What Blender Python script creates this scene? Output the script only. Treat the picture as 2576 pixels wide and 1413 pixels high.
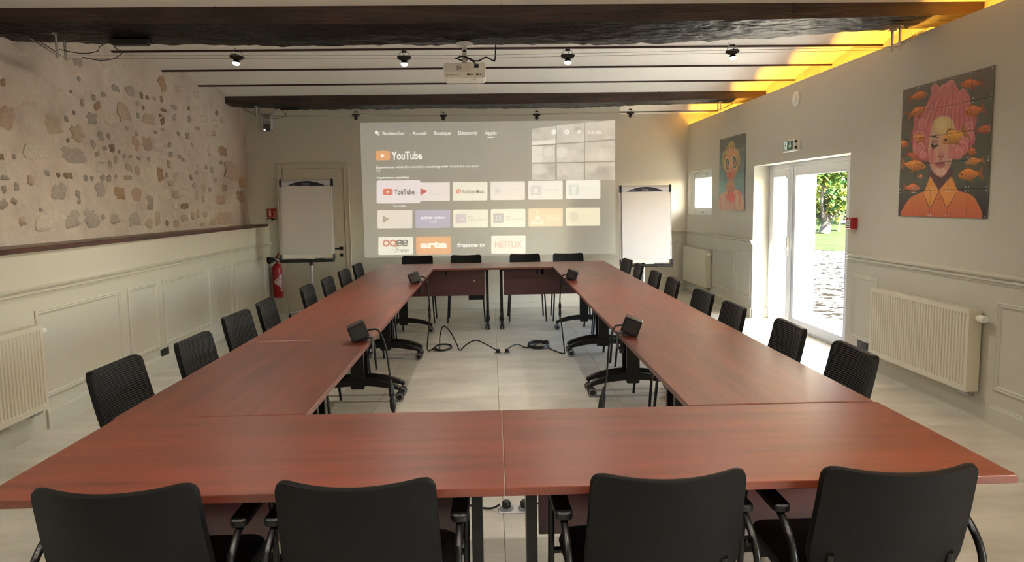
import bpy, bmesh, math, random
import numpy as np
from mathutils import Vector, Matrix
random.seed(7); np.random.seed(7)
for o in list(bpy.data.objects): bpy.data.objects.remove(o)
scn = bpy.context.scene
COL = scn.collection
PI = math.pi
# ------------------------------------------------------------------ camera
cam_d = bpy.data.cameras.new('camera'); cam = bpy.data.objects.new('camera', cam_d); COL.objects.link(cam)
F_PX, PITCH, YAW, ROLL = 1743.1, .0981, .0292, -.0150
cam_d.sensor_fit = 'HORIZONTAL'; cam_d.sensor_width = 36.0
cam_d.lens = F_PX / 2576 * 36.0
cam_d.shift_y = -(706.5 - 680.5) / 2576
cam_d.clip_start = .05; cam_d.clip_end = 300
fw = Vector((math.sin(YAW)*math.cos(PITCH), math.cos(YAW)*math.cos(PITCH), -math.sin(PITCH)))
rt = Vector((math.cos(YAW), -math.sin(YAW), 0)); up = rt.cross(fw)
r2 = rt*math.cos(ROLL) + up*math.sin(ROLL); u2 = up*math.cos(ROLL) - rt*math.sin(ROLL)
cam.matrix_world = Matrix(((r2.x, u2.x, -fw.x, 0), (r2.y, u2.y, -fw.y, 0), (r2.z, u2.z, -fw.z, 1.4996), (0, 0, 0, 1)))
scn.camera = cam
# ------------------------------------------------------------------ world, sun, exposure
SUN_DIR = Vector((-.42, 1.0, -.60)).normalized()
w = bpy.data.worlds.new('sky'); scn.world = w; w.use_nodes = True
nt = w.node_tree; bg = nt.nodes['Background']
sky = nt.nodes.new('ShaderNodeTexSky'); sky.sky_type = 'NISHITA'; sky.sun_disc = False
sky.sun_elevation = math.asin(-SUN_DIR.z); sky.sun_rotation = math.atan2(-SUN_DIR.x, -SUN_DIR.y)
nt.links.new(sky.outputs[0], bg.inputs[0]); bg.inputs[1].default_value = 1.9
sd = bpy.data.lights.new('sun', 'SUN'); sun = bpy.data.objects.new('sun', sd); COL.objects.link(sun)
sd.energy = 66; sd.angle = .0093; sd.color = (1, .97, .91)
sun.rotation_euler = SUN_DIR.to_track_quat('-Z', 'Y').to_euler()
scn.view_settings.view_transform = 'Standard'; scn.view_settings.look = 'None'
scn.view_settings.exposure = 1.02; scn.view_settings.gamma = 1.0
scn.view_settings.use_curve_mapping = False
LAMP_W = 27.0
# ------------------------------------------------------------------ colour and material helpers
def s2l(c):
    return c/12.92 if c <= .04045 else ((c+.055)/1.055)**2.4
def C(r, g, b): return (s2l(r/255), s2l(g/255), s2l(b/255), 1.0)
MATS = {}
def mat(name, col, rough=.5, metal=0.0, col2=None, nscale=8.0, stretch=(1, 1, 1), bump=0.0, bscale=None, detail=4.0,
        emit=None, estr=0.0, spec=.5, lo=.35, hi=.65, bdist=.01, trans=0.0, alpha=1.0, coord='Object'):
    if name in MATS: return MATS[name]
    m = bpy.data.materials.new(name); m.use_nodes = True; MATS[name] = m
    n = m.node_tree.nodes; l = m.node_tree.links; p = n['Principled BSDF']
    p.inputs['Base Color'].default_value = col; p.inputs['Roughness'].default_value = rough
    p.inputs['Metallic'].default_value = metal; p.inputs['Specular IOR Level'].default_value = spec
    if trans: p.inputs['Transmission Weight'].default_value = trans
    if alpha < 1: p.inputs['Alpha'].default_value = alpha
    if emit: p.inputs['Emission Color'].default_value = emit; p.inputs['Emission Strength'].default_value = estr
    if col2 or bump:
        tc = n.new('ShaderNodeTexCoord'); mp = n.new('ShaderNodeMapping'); mp.inputs['Scale'].default_value = stretch
        l.new(tc.outputs[coord], mp.inputs[0])
    if col2:
        nz = n.new('ShaderNodeTexNoise'); nz.inputs['Scale'].default_value = nscale; nz.inputs['Detail'].default_value = detail
        l.new(mp.outputs[0], nz.inputs[0])
        cr = n.new('ShaderNodeValToRGB'); cr.color_ramp.elements[0].position = lo; cr.color_ramp.elements[1].position = hi
        cr.color_ramp.elements[0].color = col; cr.color_ramp.elements[1].color = col2
        l.new(nz.outputs[0], cr.inputs[0]); l.new(cr.outputs[0], p.inputs['Base Color'])
    if bump:
        nb = n.new('ShaderNodeTexNoise'); nb.inputs['Scale'].default_value = bscale or nscale*4; nb.inputs['Detail'].default_value = 5
        l.new(mp.outputs[0], nb.inputs[0])
        bp = n.new('ShaderNodeBump'); bp.inputs['Strength'].default_value = bump; bp.inputs['Distance'].default_value = bdist
        l.new(nb.outputs[0], bp.inputs['Height']); l.new(bp.outputs[0], p.inputs['Normal'])
    return m
def vcol_mat(name, rough=.5, emit=0.0, base=None):
    if name in MATS: return MATS[name]
    m = bpy.data.materials.new(name); m.use_nodes = True; MATS[name] = m
    n = m.node_tree.nodes; l = m.node_tree.links; p = n['Principled BSDF']
    a = n.new('ShaderNodeAttribute'); a.attribute_name = 'print'
    p.inputs['Roughness'].default_value = rough
    if emit:
        p.inputs['Base Color'].default_value = base
        l.new(a.outputs[0], p.inputs['Emission Color']); p.inputs['Emission Strength'].default_value = emit
    else: l.new(a.outputs[0], p.inputs['Base Color'])
    return m
# ------------------------------------------------------------------ object helpers
def link(o, parent=None):
    COL.objects.link(o)
    if parent: o.parent = parent
    return o
def tag(o, label=None, cat=None, group=None, kind=None):
    if label: o['label'] = label
    if cat: o['category'] = cat
    if group: o['group'] = group
    if kind: o['kind'] = kind
    return o
def empty(name, loc=(0, 0, 0), rz=0.0):
    o = bpy.data.objects.new(name, None); o.empty_display_size = .1
    COL.objects.link(o); o.location = loc; o.rotation_euler = (0, 0, rz)
    return o
def thing(name, label, cat, loc=(0, 0, 0), rz=0.0, group=None):
    return tag(empty(name, loc, rz), label, cat, group)
def catmull(pts, n=8, closed=False):
    P = [Vector(p) for p in pts]; out = []
    N = len(P); rng = range(N if closed else N-1)
    for i in rng:
        if closed: a, b, c, d = P[(i-1) % N], P[i], P[(i+1) % N], P[(i+2) % N]
        else: a, b, c, d = P[max(i-1, 0)], P[i], P[i+1], P[min(i+2, N-1)]
        for k in range(n):
            t = k/n
            out.append(.5*((2*b) + (c-a)*t + (2*a-5*b+4*c-d)*t*t + (3*b-a-3*c+d)*t**3))
    if not closed: out.append(P[-1])
    return out
class MB:
    def __init__(self): self.v = []; self.f = []
    def add(self, vs, fs):
        o = len(self.v); self.v += [tuple(x) for x in vs]; self.f += [tuple(i+o for i in q) for q in fs]; return self
    def box(self, x0, x1, y0, y1, z0, z1, M=None):
        vs = [Vector((x, y, z)) for z in (z0, z1) for y in (y0, y1) for x in (x0, x1)]
        if M: vs = [M @ v for v in vs]
        return self.add(vs, [(0, 2, 3, 1), (4, 5, 7, 6), (0, 1, 5, 4), (1, 3, 7, 5), (3, 2, 6, 7), (2, 0, 4, 6)])
    def tube(self, pts, r, seg=8, cap=True, closed=False, flat=None):
        P = [Vector(p) for p in pts]; n = len(P)
        rs = r if isinstance(r, (list, tuple)) else [r]*n
        rings = []; N = None
        for i, p in enumerate(P):
            t = (P[(i+1) % n] - P[i-1]) if closed else (P[min(i+1, n-1)] - P[max(i-1, 0)])
            if t.length < 1e-9: t = Vector((0, 0, 1))
            t.normalize()
            if N is None:
                N = Vector((0, 0, 1)) if abs(t.z) < .9 else Vector((1, 0, 0))
            N = (N - t*N.dot(t))
            if N.length < 1e-6: N = t.orthogonal()
            N.normalize(); B = t.cross(N)
            rings.append([p + rs[i]*(math.cos(a)*N*(flat or 1) + math.sin(a)*B) for a in (2*PI*k/seg for k in range(seg))])
        o = len(self.v); fs = []
        vs = [v for rg in rings for v in rg]
        m = n if closed else n-1
        for i in range(m):
            j = (i+1) % n
            for k in range(seg):
                k2 = (k+1) % seg
                fs.append((i*seg+k, i*seg+k2, j*seg+k2, j*seg+k))
        if cap and not closed:
            fs.append(tuple(reversed(range(seg)))); fs.append(tuple((n-1)*seg+k for k in range(seg)))
        return self.add(vs, fs)
    def lathe(self, prof, c=(0, 0, 0), seg=24, axis='z'):
        vs = []; fs = []
        for (r, h) in prof:
            for k in range(seg):
                a = 2*PI*k/seg; x, y = r*math.cos(a), r*math.sin(a)
                q = {'z': (x, y, h), 'x': (h, x, y), 'y': (y, h, x)}[axis]
                vs.append((c[0]+q[0], c[1]+q[1], c[2]+q[2]))
        n = len(prof)
        for i in range(n-1):
            for k in range(seg):
                k2 = (k+1) % seg
                fs.append((i*seg+k, i*seg+k2, (i+1)*seg+k2, (i+1)*seg+k))
        fs.append(tuple(reversed(range(seg)))); fs.append(tuple((n-1)*seg+k for k in range(seg)))
        return self.add(vs, fs)
    def prism(self, poly, a0, a1, plane='xz'):
        # poly: list of 2-d points; extruded along the remaining axis from a0 to a1
        def P(p, a): return {'xz': (p[0], a, p[1]), 'yz': (a, p[0], p[1]), 'xy': (p[0], p[1], a)}[plane]
        n = len(poly); vs = [P(p, a0) for p in poly] + [P(p, a1) for p in poly]
        fs = [tuple(range(n)), tuple(reversed(range(n, 2*n)))] + [(i, n+i, n+(i+1) % n, (i+1) % n) for i in range(n)]
        return self.add(vs, fs)
    def grid(self, rows):
        n = len(rows); m = len(rows[0])
        return self.add([p for r in rows for p in r], [(i*m+j, i*m+j+1, (i+1)*m+j+1, (i+1)*m+j) for i in range(n-1) for j in range(m-1)])
    def mesh(self, name, bevel=0.0, seg=1, smooth=False, fix=True):
        me = bpy.data.meshes.new(name); me.from_pydata([tuple(v) for v in self.v], [], self.f); me.update()
        if bevel or fix:
            bm = bmesh.new(); bm.from_mesh(me)
            if fix: bmesh.ops.recalc_face_normals(bm, faces=bm.faces)
            if bevel:
                es = [e for e in bm.edges if len(e.link_faces) == 2 and e.calc_face_angle(0) > .6]
                bmesh.ops.bevel(bm, geom=es, offset=bevel, segments=seg, affect='EDGES', profile=.5, clamp_overlap=True)
            bm.to_mesh(me); bm.free()
        if smooth:
            me.polygons.foreach_set('use_smooth', [True]*len(me.polygons))
            me.set_sharp_from_angle(angle=math.radians(smooth if smooth is not True else 40))
        return me
    def build(self, name, m, parent=None, bevel=0.0, seg=1, smooth=False, fix=True):
        me = self.mesh(name, bevel, seg, smooth, fix)
        if m: me.materials.append(m)
        o = bpy.data.objects.new(name, me); link(o, parent); return o
def B(x0, x1, y0, y1, z0, z1): return MB().box(x0, x1, y0, y1, z0, z1)
def copy_tree(o, parent=None):
    c = o.copy(); COL.objects.link(c); c.parent = parent
    for ch in [x for x in bpy.data.objects if x.parent == o]: copy_tree(ch, c)
    return c
def rrect(x0, x1, z0, z1, r, n=5):
    out = []
    for cx, cz, a0 in ((x1-r, z1-r, 0), (x0+r, z1-r, PI/2), (x0+r, z0+r, PI), (x1-r, z0+r, 1.5*PI)):
        for k in range(n+1):
            a = a0 + k/n*PI/2; out.append((cx+r*math.cos(a), cz+r*math.sin(a)))
    return out
# ------------------------------------------------------------------ materials
PAINT = C(208, 204, 190)
m_wall = mat('wall_paint', PAINT, .6, bump=.05, bscale=180, bdist=.002)
m_wains = mat('panelling_paint', C(211, 208, 194), .38, bump=.03, bscale=120, bdist=.002)
m_ceil = mat('ceiling_plaster', C(246, 245, 240), .8, bump=.08, bscale=30, bdist=.004)
m_white = mat('white_enamel', C(240, 238, 228), .35)
m_pvc = mat('white_pvc', C(240, 242, 244), .3)
m_black = mat('black_plastic', C(22, 22, 23), .42)
m_blackm = mat('black_metal', C(14, 14, 15), .33)
m_fab = mat('black_mesh_fabric', C(16, 16, 17), .7, bump=.0)
m_chrome = mat('brushed_steel', C(190, 190, 192), .25, metal=1.0)
m_grey = mat('grey_plastic', C(120, 122, 125), .45)
m_red = mat('red_enamel', C(165, 22, 30), .3)
m_paper = mat('white_paper', C(206, 203, 202), .75, bump=.25, bscale=9, bdist=.01)
m_silver = mat('silver_aluminium', C(200, 200, 205), .35, metal=.6)
m_navy = mat('navy_plastic', C(28, 30, 52), .35)
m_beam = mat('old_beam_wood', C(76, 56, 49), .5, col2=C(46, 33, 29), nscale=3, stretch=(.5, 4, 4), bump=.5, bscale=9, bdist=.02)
m_beamlow = mat('dark_hewn_wood', C(17, 14, 13), .40, col2=C(27, 22, 20), nscale=5, stretch=(1, 3, 3), bump=.8, bscale=7, bdist=.05, spec=.35)  # rough wood of the beam undersides, coloured darker than the beam faces
m_joist = mat('dark_joist_wood', C(52, 30, 28), .5)
m_ledge = mat('dark_ledge_wood', C(88, 46, 34), .35, col2=C(50, 26, 20), nscale=4, stretch=(5, .5, 5))
def wood(name, ca, cb, rough):
    m = bpy.data.materials.new(name); m.use_nodes = True; MATS[name] = m
    n = m.node_tree.nodes; l = m.node_tree.links; p = n['Principled BSDF']
    tc = n.new('ShaderNodeTexCoord'); oi = n.new('ShaderNodeObjectInfo')
    ad = n.new('ShaderNodeVectorMath'); ad.operation = 'ADD'
    sc = n.new('ShaderNodeVectorMath'); sc.operation = 'SCALE'; sc.inputs['Scale'].default_value = 1.0
    l.new(tc.outputs['Object'], ad.inputs[0]); l.new(oi.outputs['Location'], ad.inputs[1])
    mp = n.new('ShaderNodeMapping'); mp.inputs['Scale'].default_value = (1.1, 13, 13); l.new(ad.outputs[0], mp.inputs[0])
    nz = n.new('ShaderNodeTexNoise'); nz.inputs['Scale'].default_value = 1.4; nz.inputs['Detail'].default_value = 5
    nz.inputs['Roughness'].default_value = .62
    l.new(mp.outputs[0], nz.inputs[0])
    cr = n.new('ShaderNodeValToRGB'); e = cr.color_ramp.elements
    e[0].position = .25; e[0].color = cb; e[1].position = .70; e[1].color = ca
    l.new(nz.outputs[0], cr.inputs[0]); l.new(cr.outputs[0], p.inputs['Base Color'])
    p.inputs['Roughness'].default_value = rough; p.inputs['Specular IOR Level'].default_value = 1.0
    return m
m_table = wood('cherry_laminate', C(138, 64, 43), C(92, 41, 30), .36)
m_panel = wood('mahogany_laminate', C(98, 42, 44), C(78, 32, 36), .42)
# ribbed mesh for chair backs
def ribbed():
    m = mat('ribbed_backrest_mesh', C(12, 12, 14), .5, spec=.35); n = m.node_tree.nodes; l = m.node_tree.links; p = n['Principled BSDF']
    tc = n.new('ShaderNodeTexCoord'); wv = n.new('ShaderNodeTexWave'); wv.bands_direction = 'Z'; wv.inputs['Scale'].default_value = 32
    wv.inputs['Distortion'].default_value = .15
    l.new(tc.outputs['Object'], wv.inputs[0]); bp = n.new('ShaderNodeBump'); bp.inputs['Strength'].default_value = .5; bp.inputs['Distance'].default_value = .004
    l.new(wv.outputs[0], bp.inputs['Height']); l.new(bp.outputs[0], p.inputs['Normal']); return m
m_rib = ribbed()
m_shell = mat('black_backrest_shell', C(12, 12, 13), .55, spec=.25, bump=.12, bscale=160, bdist=.002)
# ================================================================== STRUCTURE
XL, XS, XR, XO, XE = -3.075, -3.33, 3.265, 3.62, 4.12   # left lining, stone face, right lining, old right wall, outer face
YB, YW, YR = -2.6, 9.85, 11.48                           # back wall, projection wall, recess wall
ZC = 2.90
# ---- floor tiles
m_grout = mat('floor_grout', C(150, 146, 135), .8)
def tilemat():
    m = mat('concrete_look_tile', C(190, 186, 174), .34, bump=.04, bscale=60, bdist=.002); n = m.node_tree.nodes; l = m.node_tree.links
    p = n['Principled BSDF']; tc = n.new('ShaderNodeTexCoord'); oi = n.new('ShaderNodeObjectInfo')
    ad = n.new('ShaderNodeVectorMath'); ad.operation = 'ADD'; l.new(tc.outputs['Object'], ad.inputs[0])
    sc = n.new('ShaderNodeVectorMath'); sc.operation = 'SCALE'; sc.inputs['Scale'].default_value = 2.7
    l.new(oi.outputs['Location'], sc.inputs[0]); l.new(sc.outputs[0], ad.inputs[1])
    nz = n.new('ShaderNodeTexNoise'); nz.inputs['Scale'].default_value = 1.6; nz.inputs['Detail'].default_value = 8; nz.inputs['Roughness'].default_value = .65
    mp = n.new('ShaderNodeMapping'); mp.inputs['Scale'].default_value = (1, 2.6, 1); l.new(ad.outputs[0], mp.inputs[0]); l.new(mp.outputs[0], nz.inputs[0])
    cr = n.new('ShaderNodeValToRGB'); e = cr.color_ramp.elements; e[0].position = .32; e[0].color = C(184, 181, 170); e[1].position = .68; e[1].color = C(220, 216, 204)
    l.new(nz.outputs[0], cr.inputs[0]); l.new(cr.outputs[0], p.inputs['Base Color']); return m
m_tile = tilemat()
floor = tag(B(-3.5, 3.55, YB-.1, YR+.1, -.12, -.004).build('floor', m_grout), kind='structure')
T = .915; cache = {}
xs = [.035 + T*k for k in range(-5, 6)]; ys = [5.26 + T*k for k in range(-10, 9)]
for i in range(len(xs)-1):
    for j in range(len(ys)-1):
        a0, a1 = max(xs[i]+.0015, XL-.05), min(xs[i+1]-.0015, 3.5); b0, b1 = max(ys[j]+.0015, YB), min(ys[j+1]-.0015, YR)
        if a1-a0 < .02 or b1-b0 < .02: continue
        key = (round(a1-a0, 3), round(b1-b0, 3))
        if key not in cache:
            hx, hy = (a1-a0)/2, (b1-b0)/2
            me = B(-hx, hx, -hy, hy, -.004, 0).mesh('floor_tile', bevel=.0012); me.materials.append(m_tile); cache[key] = me
        t = bpy.data.objects.new('floor_tile', cache[key]); link(t, floor); t.location = ((a0+a1)/2, (b0+b1)/2, 0)
# ---- ceiling: plaster vaults between dark joists
ceil = tag(B(-3.5, 3.75, YB-.1, YR+.1, 3.06, 3.14).build('ceiling', m_ceil), kind='structure')
JY = [-2.1, -1.2, -.3, .6, 1.5, 2.4, 3.3, 4.18, 5.14, 6.42, 7.33, 8.24, 9.16, 10.1, 11.0]
edges = [YB-.05] + JY + [YR+.03]
bays = []
for a, b in zip(edges[:-1], edges[1:]):
    if b == 5.14: b = 5.075
    if a == 5.14: a = 5.36
    if b == 9.16: b = 9.085
    if a == 9.16: a = 9.36
    bays.append((a, b))
for a, b in bays:
    n = 14; rise = .085
    rows = []
    for x in (-3.42, 3.66):
        rows.append([(x, a+(b-a)*k/n, 2.884 + rise*math.sin(PI*k/n)**.7) for k in range(n+1)])
    MB().grid(rows).build('vault_panel', m_ceil, ceil, smooth=60, fix=False)
for y in JY:
    if y in (5.14, 9.16): continue
    B(-3.40, 3.64, y-.015, y+.015, 2.876, 2.99).build('joist', m_joist, ceil)
# ---- two hewn main beams
def beam(y0, y1, zt, zb, zlow, label, sag, seed, dip):
    rnd = random.Random(seed); nx = 150; X0, X1 = -3.62, 3.62
    t = thing('ceiling_beam', label, 'beam', (0, y0, zb), group=None)
    ph = [rnd.uniform(0, 6.28) for _ in range(8)]
    def nz(x, k): return sum(math.sin(x*f+ph[i]+k*1.7*i)/f**.8 for i, f in enumerate((2.1, 5.3, 9.7, 17, 31, 47)))*.012
    rows = []
    ny = 9
    for i in range(nx+1):
        x = X0+(X1-X0)*i/nx; s = sag*(1-(x/3.4)**2); row = []
        row.append((x, 0, zt-zb+.01))
        row.append((x, .0+nz(x, .3)*.15, (zt-zb)*.5 - s*.5))
        row.append((x, .0, -s + nz(x, .1)*.12))
        for k in range(1, ny+1):
            f = k/ny
            d = (zlow-zb)*math.sin(f*PI*.62)*dip(x) - s + nz(x, k)*(.25+1.1*f)*(.5+.5*dip(x)) + rnd.uniform(-.003, .003)*f*2
            row.append((x, f*(y1-y0)+nz(x, 5)*f*.6, d))
        row.append((x, (y1-y0)+.02, zt-zb+.01))
        rows.append(row)
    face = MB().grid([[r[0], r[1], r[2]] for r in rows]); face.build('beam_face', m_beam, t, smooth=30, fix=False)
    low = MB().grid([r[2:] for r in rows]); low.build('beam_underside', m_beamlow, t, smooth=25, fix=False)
    for x in (-1.9, .10, 2.2):
        B(x-.006, x+.006, -.004, .01, .004, zt-zb-.006).build('face_joint', m_joist, t)
    return t
beam(5.06, 5.40, 2.90, 2.80, 2.695, 'near dark hewn ceiling beam carrying the projector', .035, 3, lambda x: (2.80-.035*(1-(x/3.4)**2)-float(np.interp(x, (-3.6, -2.74, -1.745, .1, .82, 1.74, 2.35, 3.09, 3.6), (2.74, 2.713, 2.705, 2.686, 2.686, 2.712, 2.737, 2.775, 2.80))))/.098)
beam(9.07, 9.40, 2.90, 2.805, 2.79, 'far dark hewn ceiling beam close to the projection wall', .045, 9, lambda x: .9)
# ---- left: panelled lower wall (very slightly out of square) and its wooden ledge
LW = tag(empty('wall_left', (-3.06, 4.2, 0), .0101), kind='structure')
def lp(x0, x1, y0, y1, z0, z1): return MB().box(x0, x1, y0-4.2, y1-4.2, z0, z1)
lp(-.5, 0, YB, 9.88, 0, 1.225).build('lining', m_wains, LW)
lp(-.36, .022, YB, 9.74, 1.218, 1.252).build('wooden_ledge', m_ledge, LW, bevel=.004)
def rail_prof(s): # chair rail profile, offset from the wall
    return [(0, .925), (.008*s, .925), (.008*s, .938), (.02*s, .944), (.02*s, .956), (.012*s, .962), (.030*s, .974), (.034*s, .986), (.0, .992)]
MB().prism(rail_prof(1), YB-4.2, 9.86-4.2, 'xz').build('chair_rail', m_wains, LW)
def base_prof(s, h=.135): return [(0, 0), (.016*s, 0), (.016*s, h-.02), (.010*s, h-.012), (.010*s, h-.004), (0, h)]
MB().prism(base_prof(1), YB-4.2, 4.34-4.2, 'xz').build('baseboard', m_wains, LW)
MB().prism(base_prof(1), 4.72-4.2, 9.86-4.2, 'xz').build('baseboard', m_wains, LW)
def moulding(parent, m, X, s, y0, y1, z0, z1, axis='x'):
    # rectangular picture-frame moulding with a stepped profile standing proud of the wall
    prof = [(0, 0), (.010, .0), (.014, .008), (.008, .014), (.012, .022), (.006, .032), (0, .034)]   # (proud, inward)
    vs = []; fs = []
    for (d, i) in prof:
        for (yy, zz) in ((y0+i, z0+i), (y1-i, z0+i), (y1-i, z1-i), (y0+i, z1-i)):
            vs.append((X+s*d, yy, zz) if axis == 'x' else (yy, X+s*d, zz))
    for k in range(len(prof)-1):
        for c in range(4): fs.append((k*4+c, k*4+(c+1) % 4, (k+1)*4+(c+1) % 4, (k+1)*4+c))
    return MB().add(vs, fs).build('panel_moulding', m, parent)
for (a, b) in ((4.68, 5.775), (5.89, 6.40), (6.535, 7.63), (7.77, 8.28), (8.42, 9.55), (1.9, 3.05), (-.4, 1.7)):
    moulding(LW, m_wains, 0, 1, a-4.2, b-4.2, .215, .825)
# ---- left: stone wall above
m_mortar = mat('lime_mortar', C(222, 213, 201), .9, col2=C(198, 185, 172), nscale=1.3, bump=.6, bscale=24, bdist=.012, detail=9, lo=.3, hi=.72)
def stain():
    n = m_mortar.node_tree.nodes; l = m_mortar.node_tree.links; p = n['Principled BSDF']
    src = p.inputs['Base Color'].links[0].from_socket
    tc = n.new('ShaderNodeTexCoord'); sp = n.new('ShaderNodeSeparateXYZ'); l.new(tc.outputs['Object'], sp.inputs[0])
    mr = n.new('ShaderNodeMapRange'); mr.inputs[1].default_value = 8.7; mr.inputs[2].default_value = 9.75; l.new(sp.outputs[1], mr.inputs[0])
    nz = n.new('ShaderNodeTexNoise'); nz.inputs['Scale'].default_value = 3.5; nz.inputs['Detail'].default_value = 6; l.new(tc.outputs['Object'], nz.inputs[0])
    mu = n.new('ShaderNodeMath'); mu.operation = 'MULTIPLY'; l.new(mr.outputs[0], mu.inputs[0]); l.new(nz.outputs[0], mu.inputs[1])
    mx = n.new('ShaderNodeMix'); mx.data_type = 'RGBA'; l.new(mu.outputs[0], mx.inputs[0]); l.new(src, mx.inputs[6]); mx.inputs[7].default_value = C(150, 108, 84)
    nz2 = n.new('ShaderNodeTexNoise'); nz2.inputs['Scale'].default_value = 7; nz2.inputs['Detail'].default_value = 8; nz2.inputs['Roughness'].default_value = .7; l.new(tc.outputs['Object'], nz2.inputs[0])
    cr = n.new('ShaderNodeValToRGB'); e = cr.color_ramp.elements; e[0].position = .36; e[0].color = (1, 1, 1, 1); e[1].position = .52; e[1].color = (0, 0, 0, 1); l.new(nz2.outputs[0], cr.inputs[0])
    m2 = n.new('ShaderNodeMath'); m2.operation = 'MULTIPLY'; m2.inputs[1].default_value = .45; l.new(cr.outputs[0], m2.inputs[0])
    mx2 = n.new('ShaderNodeMix'); mx2.data_type = 'RGBA'; l.new(m2.outputs[0], mx2.inputs[0]); l.new(mx.outputs[2], mx2.inputs[6]); mx2.inputs[7].default_value = C(182, 172, 160)
    nz3 = n.new('ShaderNodeTexNoise'); nz3.inputs['Scale'].default_value = 21; nz3.inputs['Detail'].default_value = 7; nz3.inputs['Roughness'].default_value = .7; l.new(tc.outputs['Object'], nz3.inputs[0])
    c3 = n.new('ShaderNodeValToRGB'); e = c3.color_ramp.elements; e[0].position = .60; e[0].color = (0, 0, 0, 1); e[1].position = .68; e[1].color = (1, 1, 1, 1); l.new(nz3.outputs[0], c3.inputs[0])
    m3 = n.new('ShaderNodeMath'); m3.operation = 'MULTIPLY'; m3.inputs[1].default_value = .6; l.new(c3.outputs[0], m3.inputs[0])
    mx3 = n.new('ShaderNodeMix'); mx3.data_type = 'RGBA'; l.new(m3.outputs[0], mx3.inputs[0]); l.new(mx2.outputs[2], mx3.inputs[6]); mx3.inputs[7].default_value = C(240, 235, 226)
    l.new(mx3.outputs[2], p.inputs['Base Color'])
stain()
SW = None
def stone_wall():
    n_y, n_z = 150, 34; rows = []
    def h(y, z):
        return .010*math.sin(y*2.3+z*1.1)+.008*math.sin(z*6.1+y*.7)+.006*math.sin(y*7.9+2*z)+.004*math.sin(13*y-9*z)
    for i in range(n_y+1):
        y = YB + (YW+.0-YB)*i/n_y
        row = []
        for j in range(n_z+1):
            z = 1.24 + (3.07-1.24)*j/n_z
            e = max(0, (y-(YW-.22))/.22); edge = .10*e**3*(1+.4*math.sin(z*9)+.3*math.sin(z*23))
            hole = .20*math.exp(-((y-5.12)/.33)**4)*min(1, max(0, (z-2.50)/.12))
            row.append((XS + h(y, z) - hole - edge + random.uniform(-.0015, .0015), y, z))
        rows.append(row)
    o = MB().grid(rows)
    b = len(o.v); o.add([(-3.62, YB, 1.24), (-3.62, YB, 3.07), (-3.62, YW, 3.07), (-3.62, YW, 1.24)], [(0, 1, 2, 3)])
    return tag(o.build('wall_left_stone', m_mortar, smooth=60, fix=False), kind='structure'), h
SW, stone_h = stone_wall()
SC = {'g': ('grey_rubble', C(164, 157, 147), C(206, 197, 185)), 'b': ('beige_rubble', C(186, 166, 142), C(214, 198, 180)),
      'w': ('pale_limestone', C(204, 194, 178), C(234, 226, 213)), 'o': ('ochre_rubble', C(162, 132, 100), C(202, 176, 146)),
      'd': ('brown_rubble', C(128, 108, 90), C(182, 162, 142)), 'p': ('pink_rubble', C(184, 156, 138), C(214, 194, 178))}
SM = {k: mat(n, a, .9, col2=b, nscale=22, lo=.38, hi=.62, bump=.7, bscale=40, bdist=.01, detail=6) for k, (n, a, b) in SC.items()}
blobs = []
for q in range(9):
    n = 15; rr = [1+random.uniform(-.26, .14)-.09*math.cos(4*2*PI*k/n) for k in range(n)]
    vs = []; fs = []
    for ring, (s, d) in enumerate(((1.0, -.012), (1.0, -.001), (.88, .004), (.45, .006))):
        for k in range(n):
            a = 2*PI*k/n; vs.append((d+random.uniform(-.003, .003)*(ring > 1), .5*s*rr[k]*math.cos(a), .5*s*rr[k]*math.sin(a)))
    for ring in range(3):
        for k in range(n): fs.append((ring*n+k, ring*n+(k+1) % n, (ring+1)*n+(k+1) % n, (ring+1)*n+k))
    fs.append(tuple(3*n+k for k in range(n)))
    me = MB().add(vs, fs).mesh('stone', smooth=50); me.materials.append(SM['g']); blobs.append(me)
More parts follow.
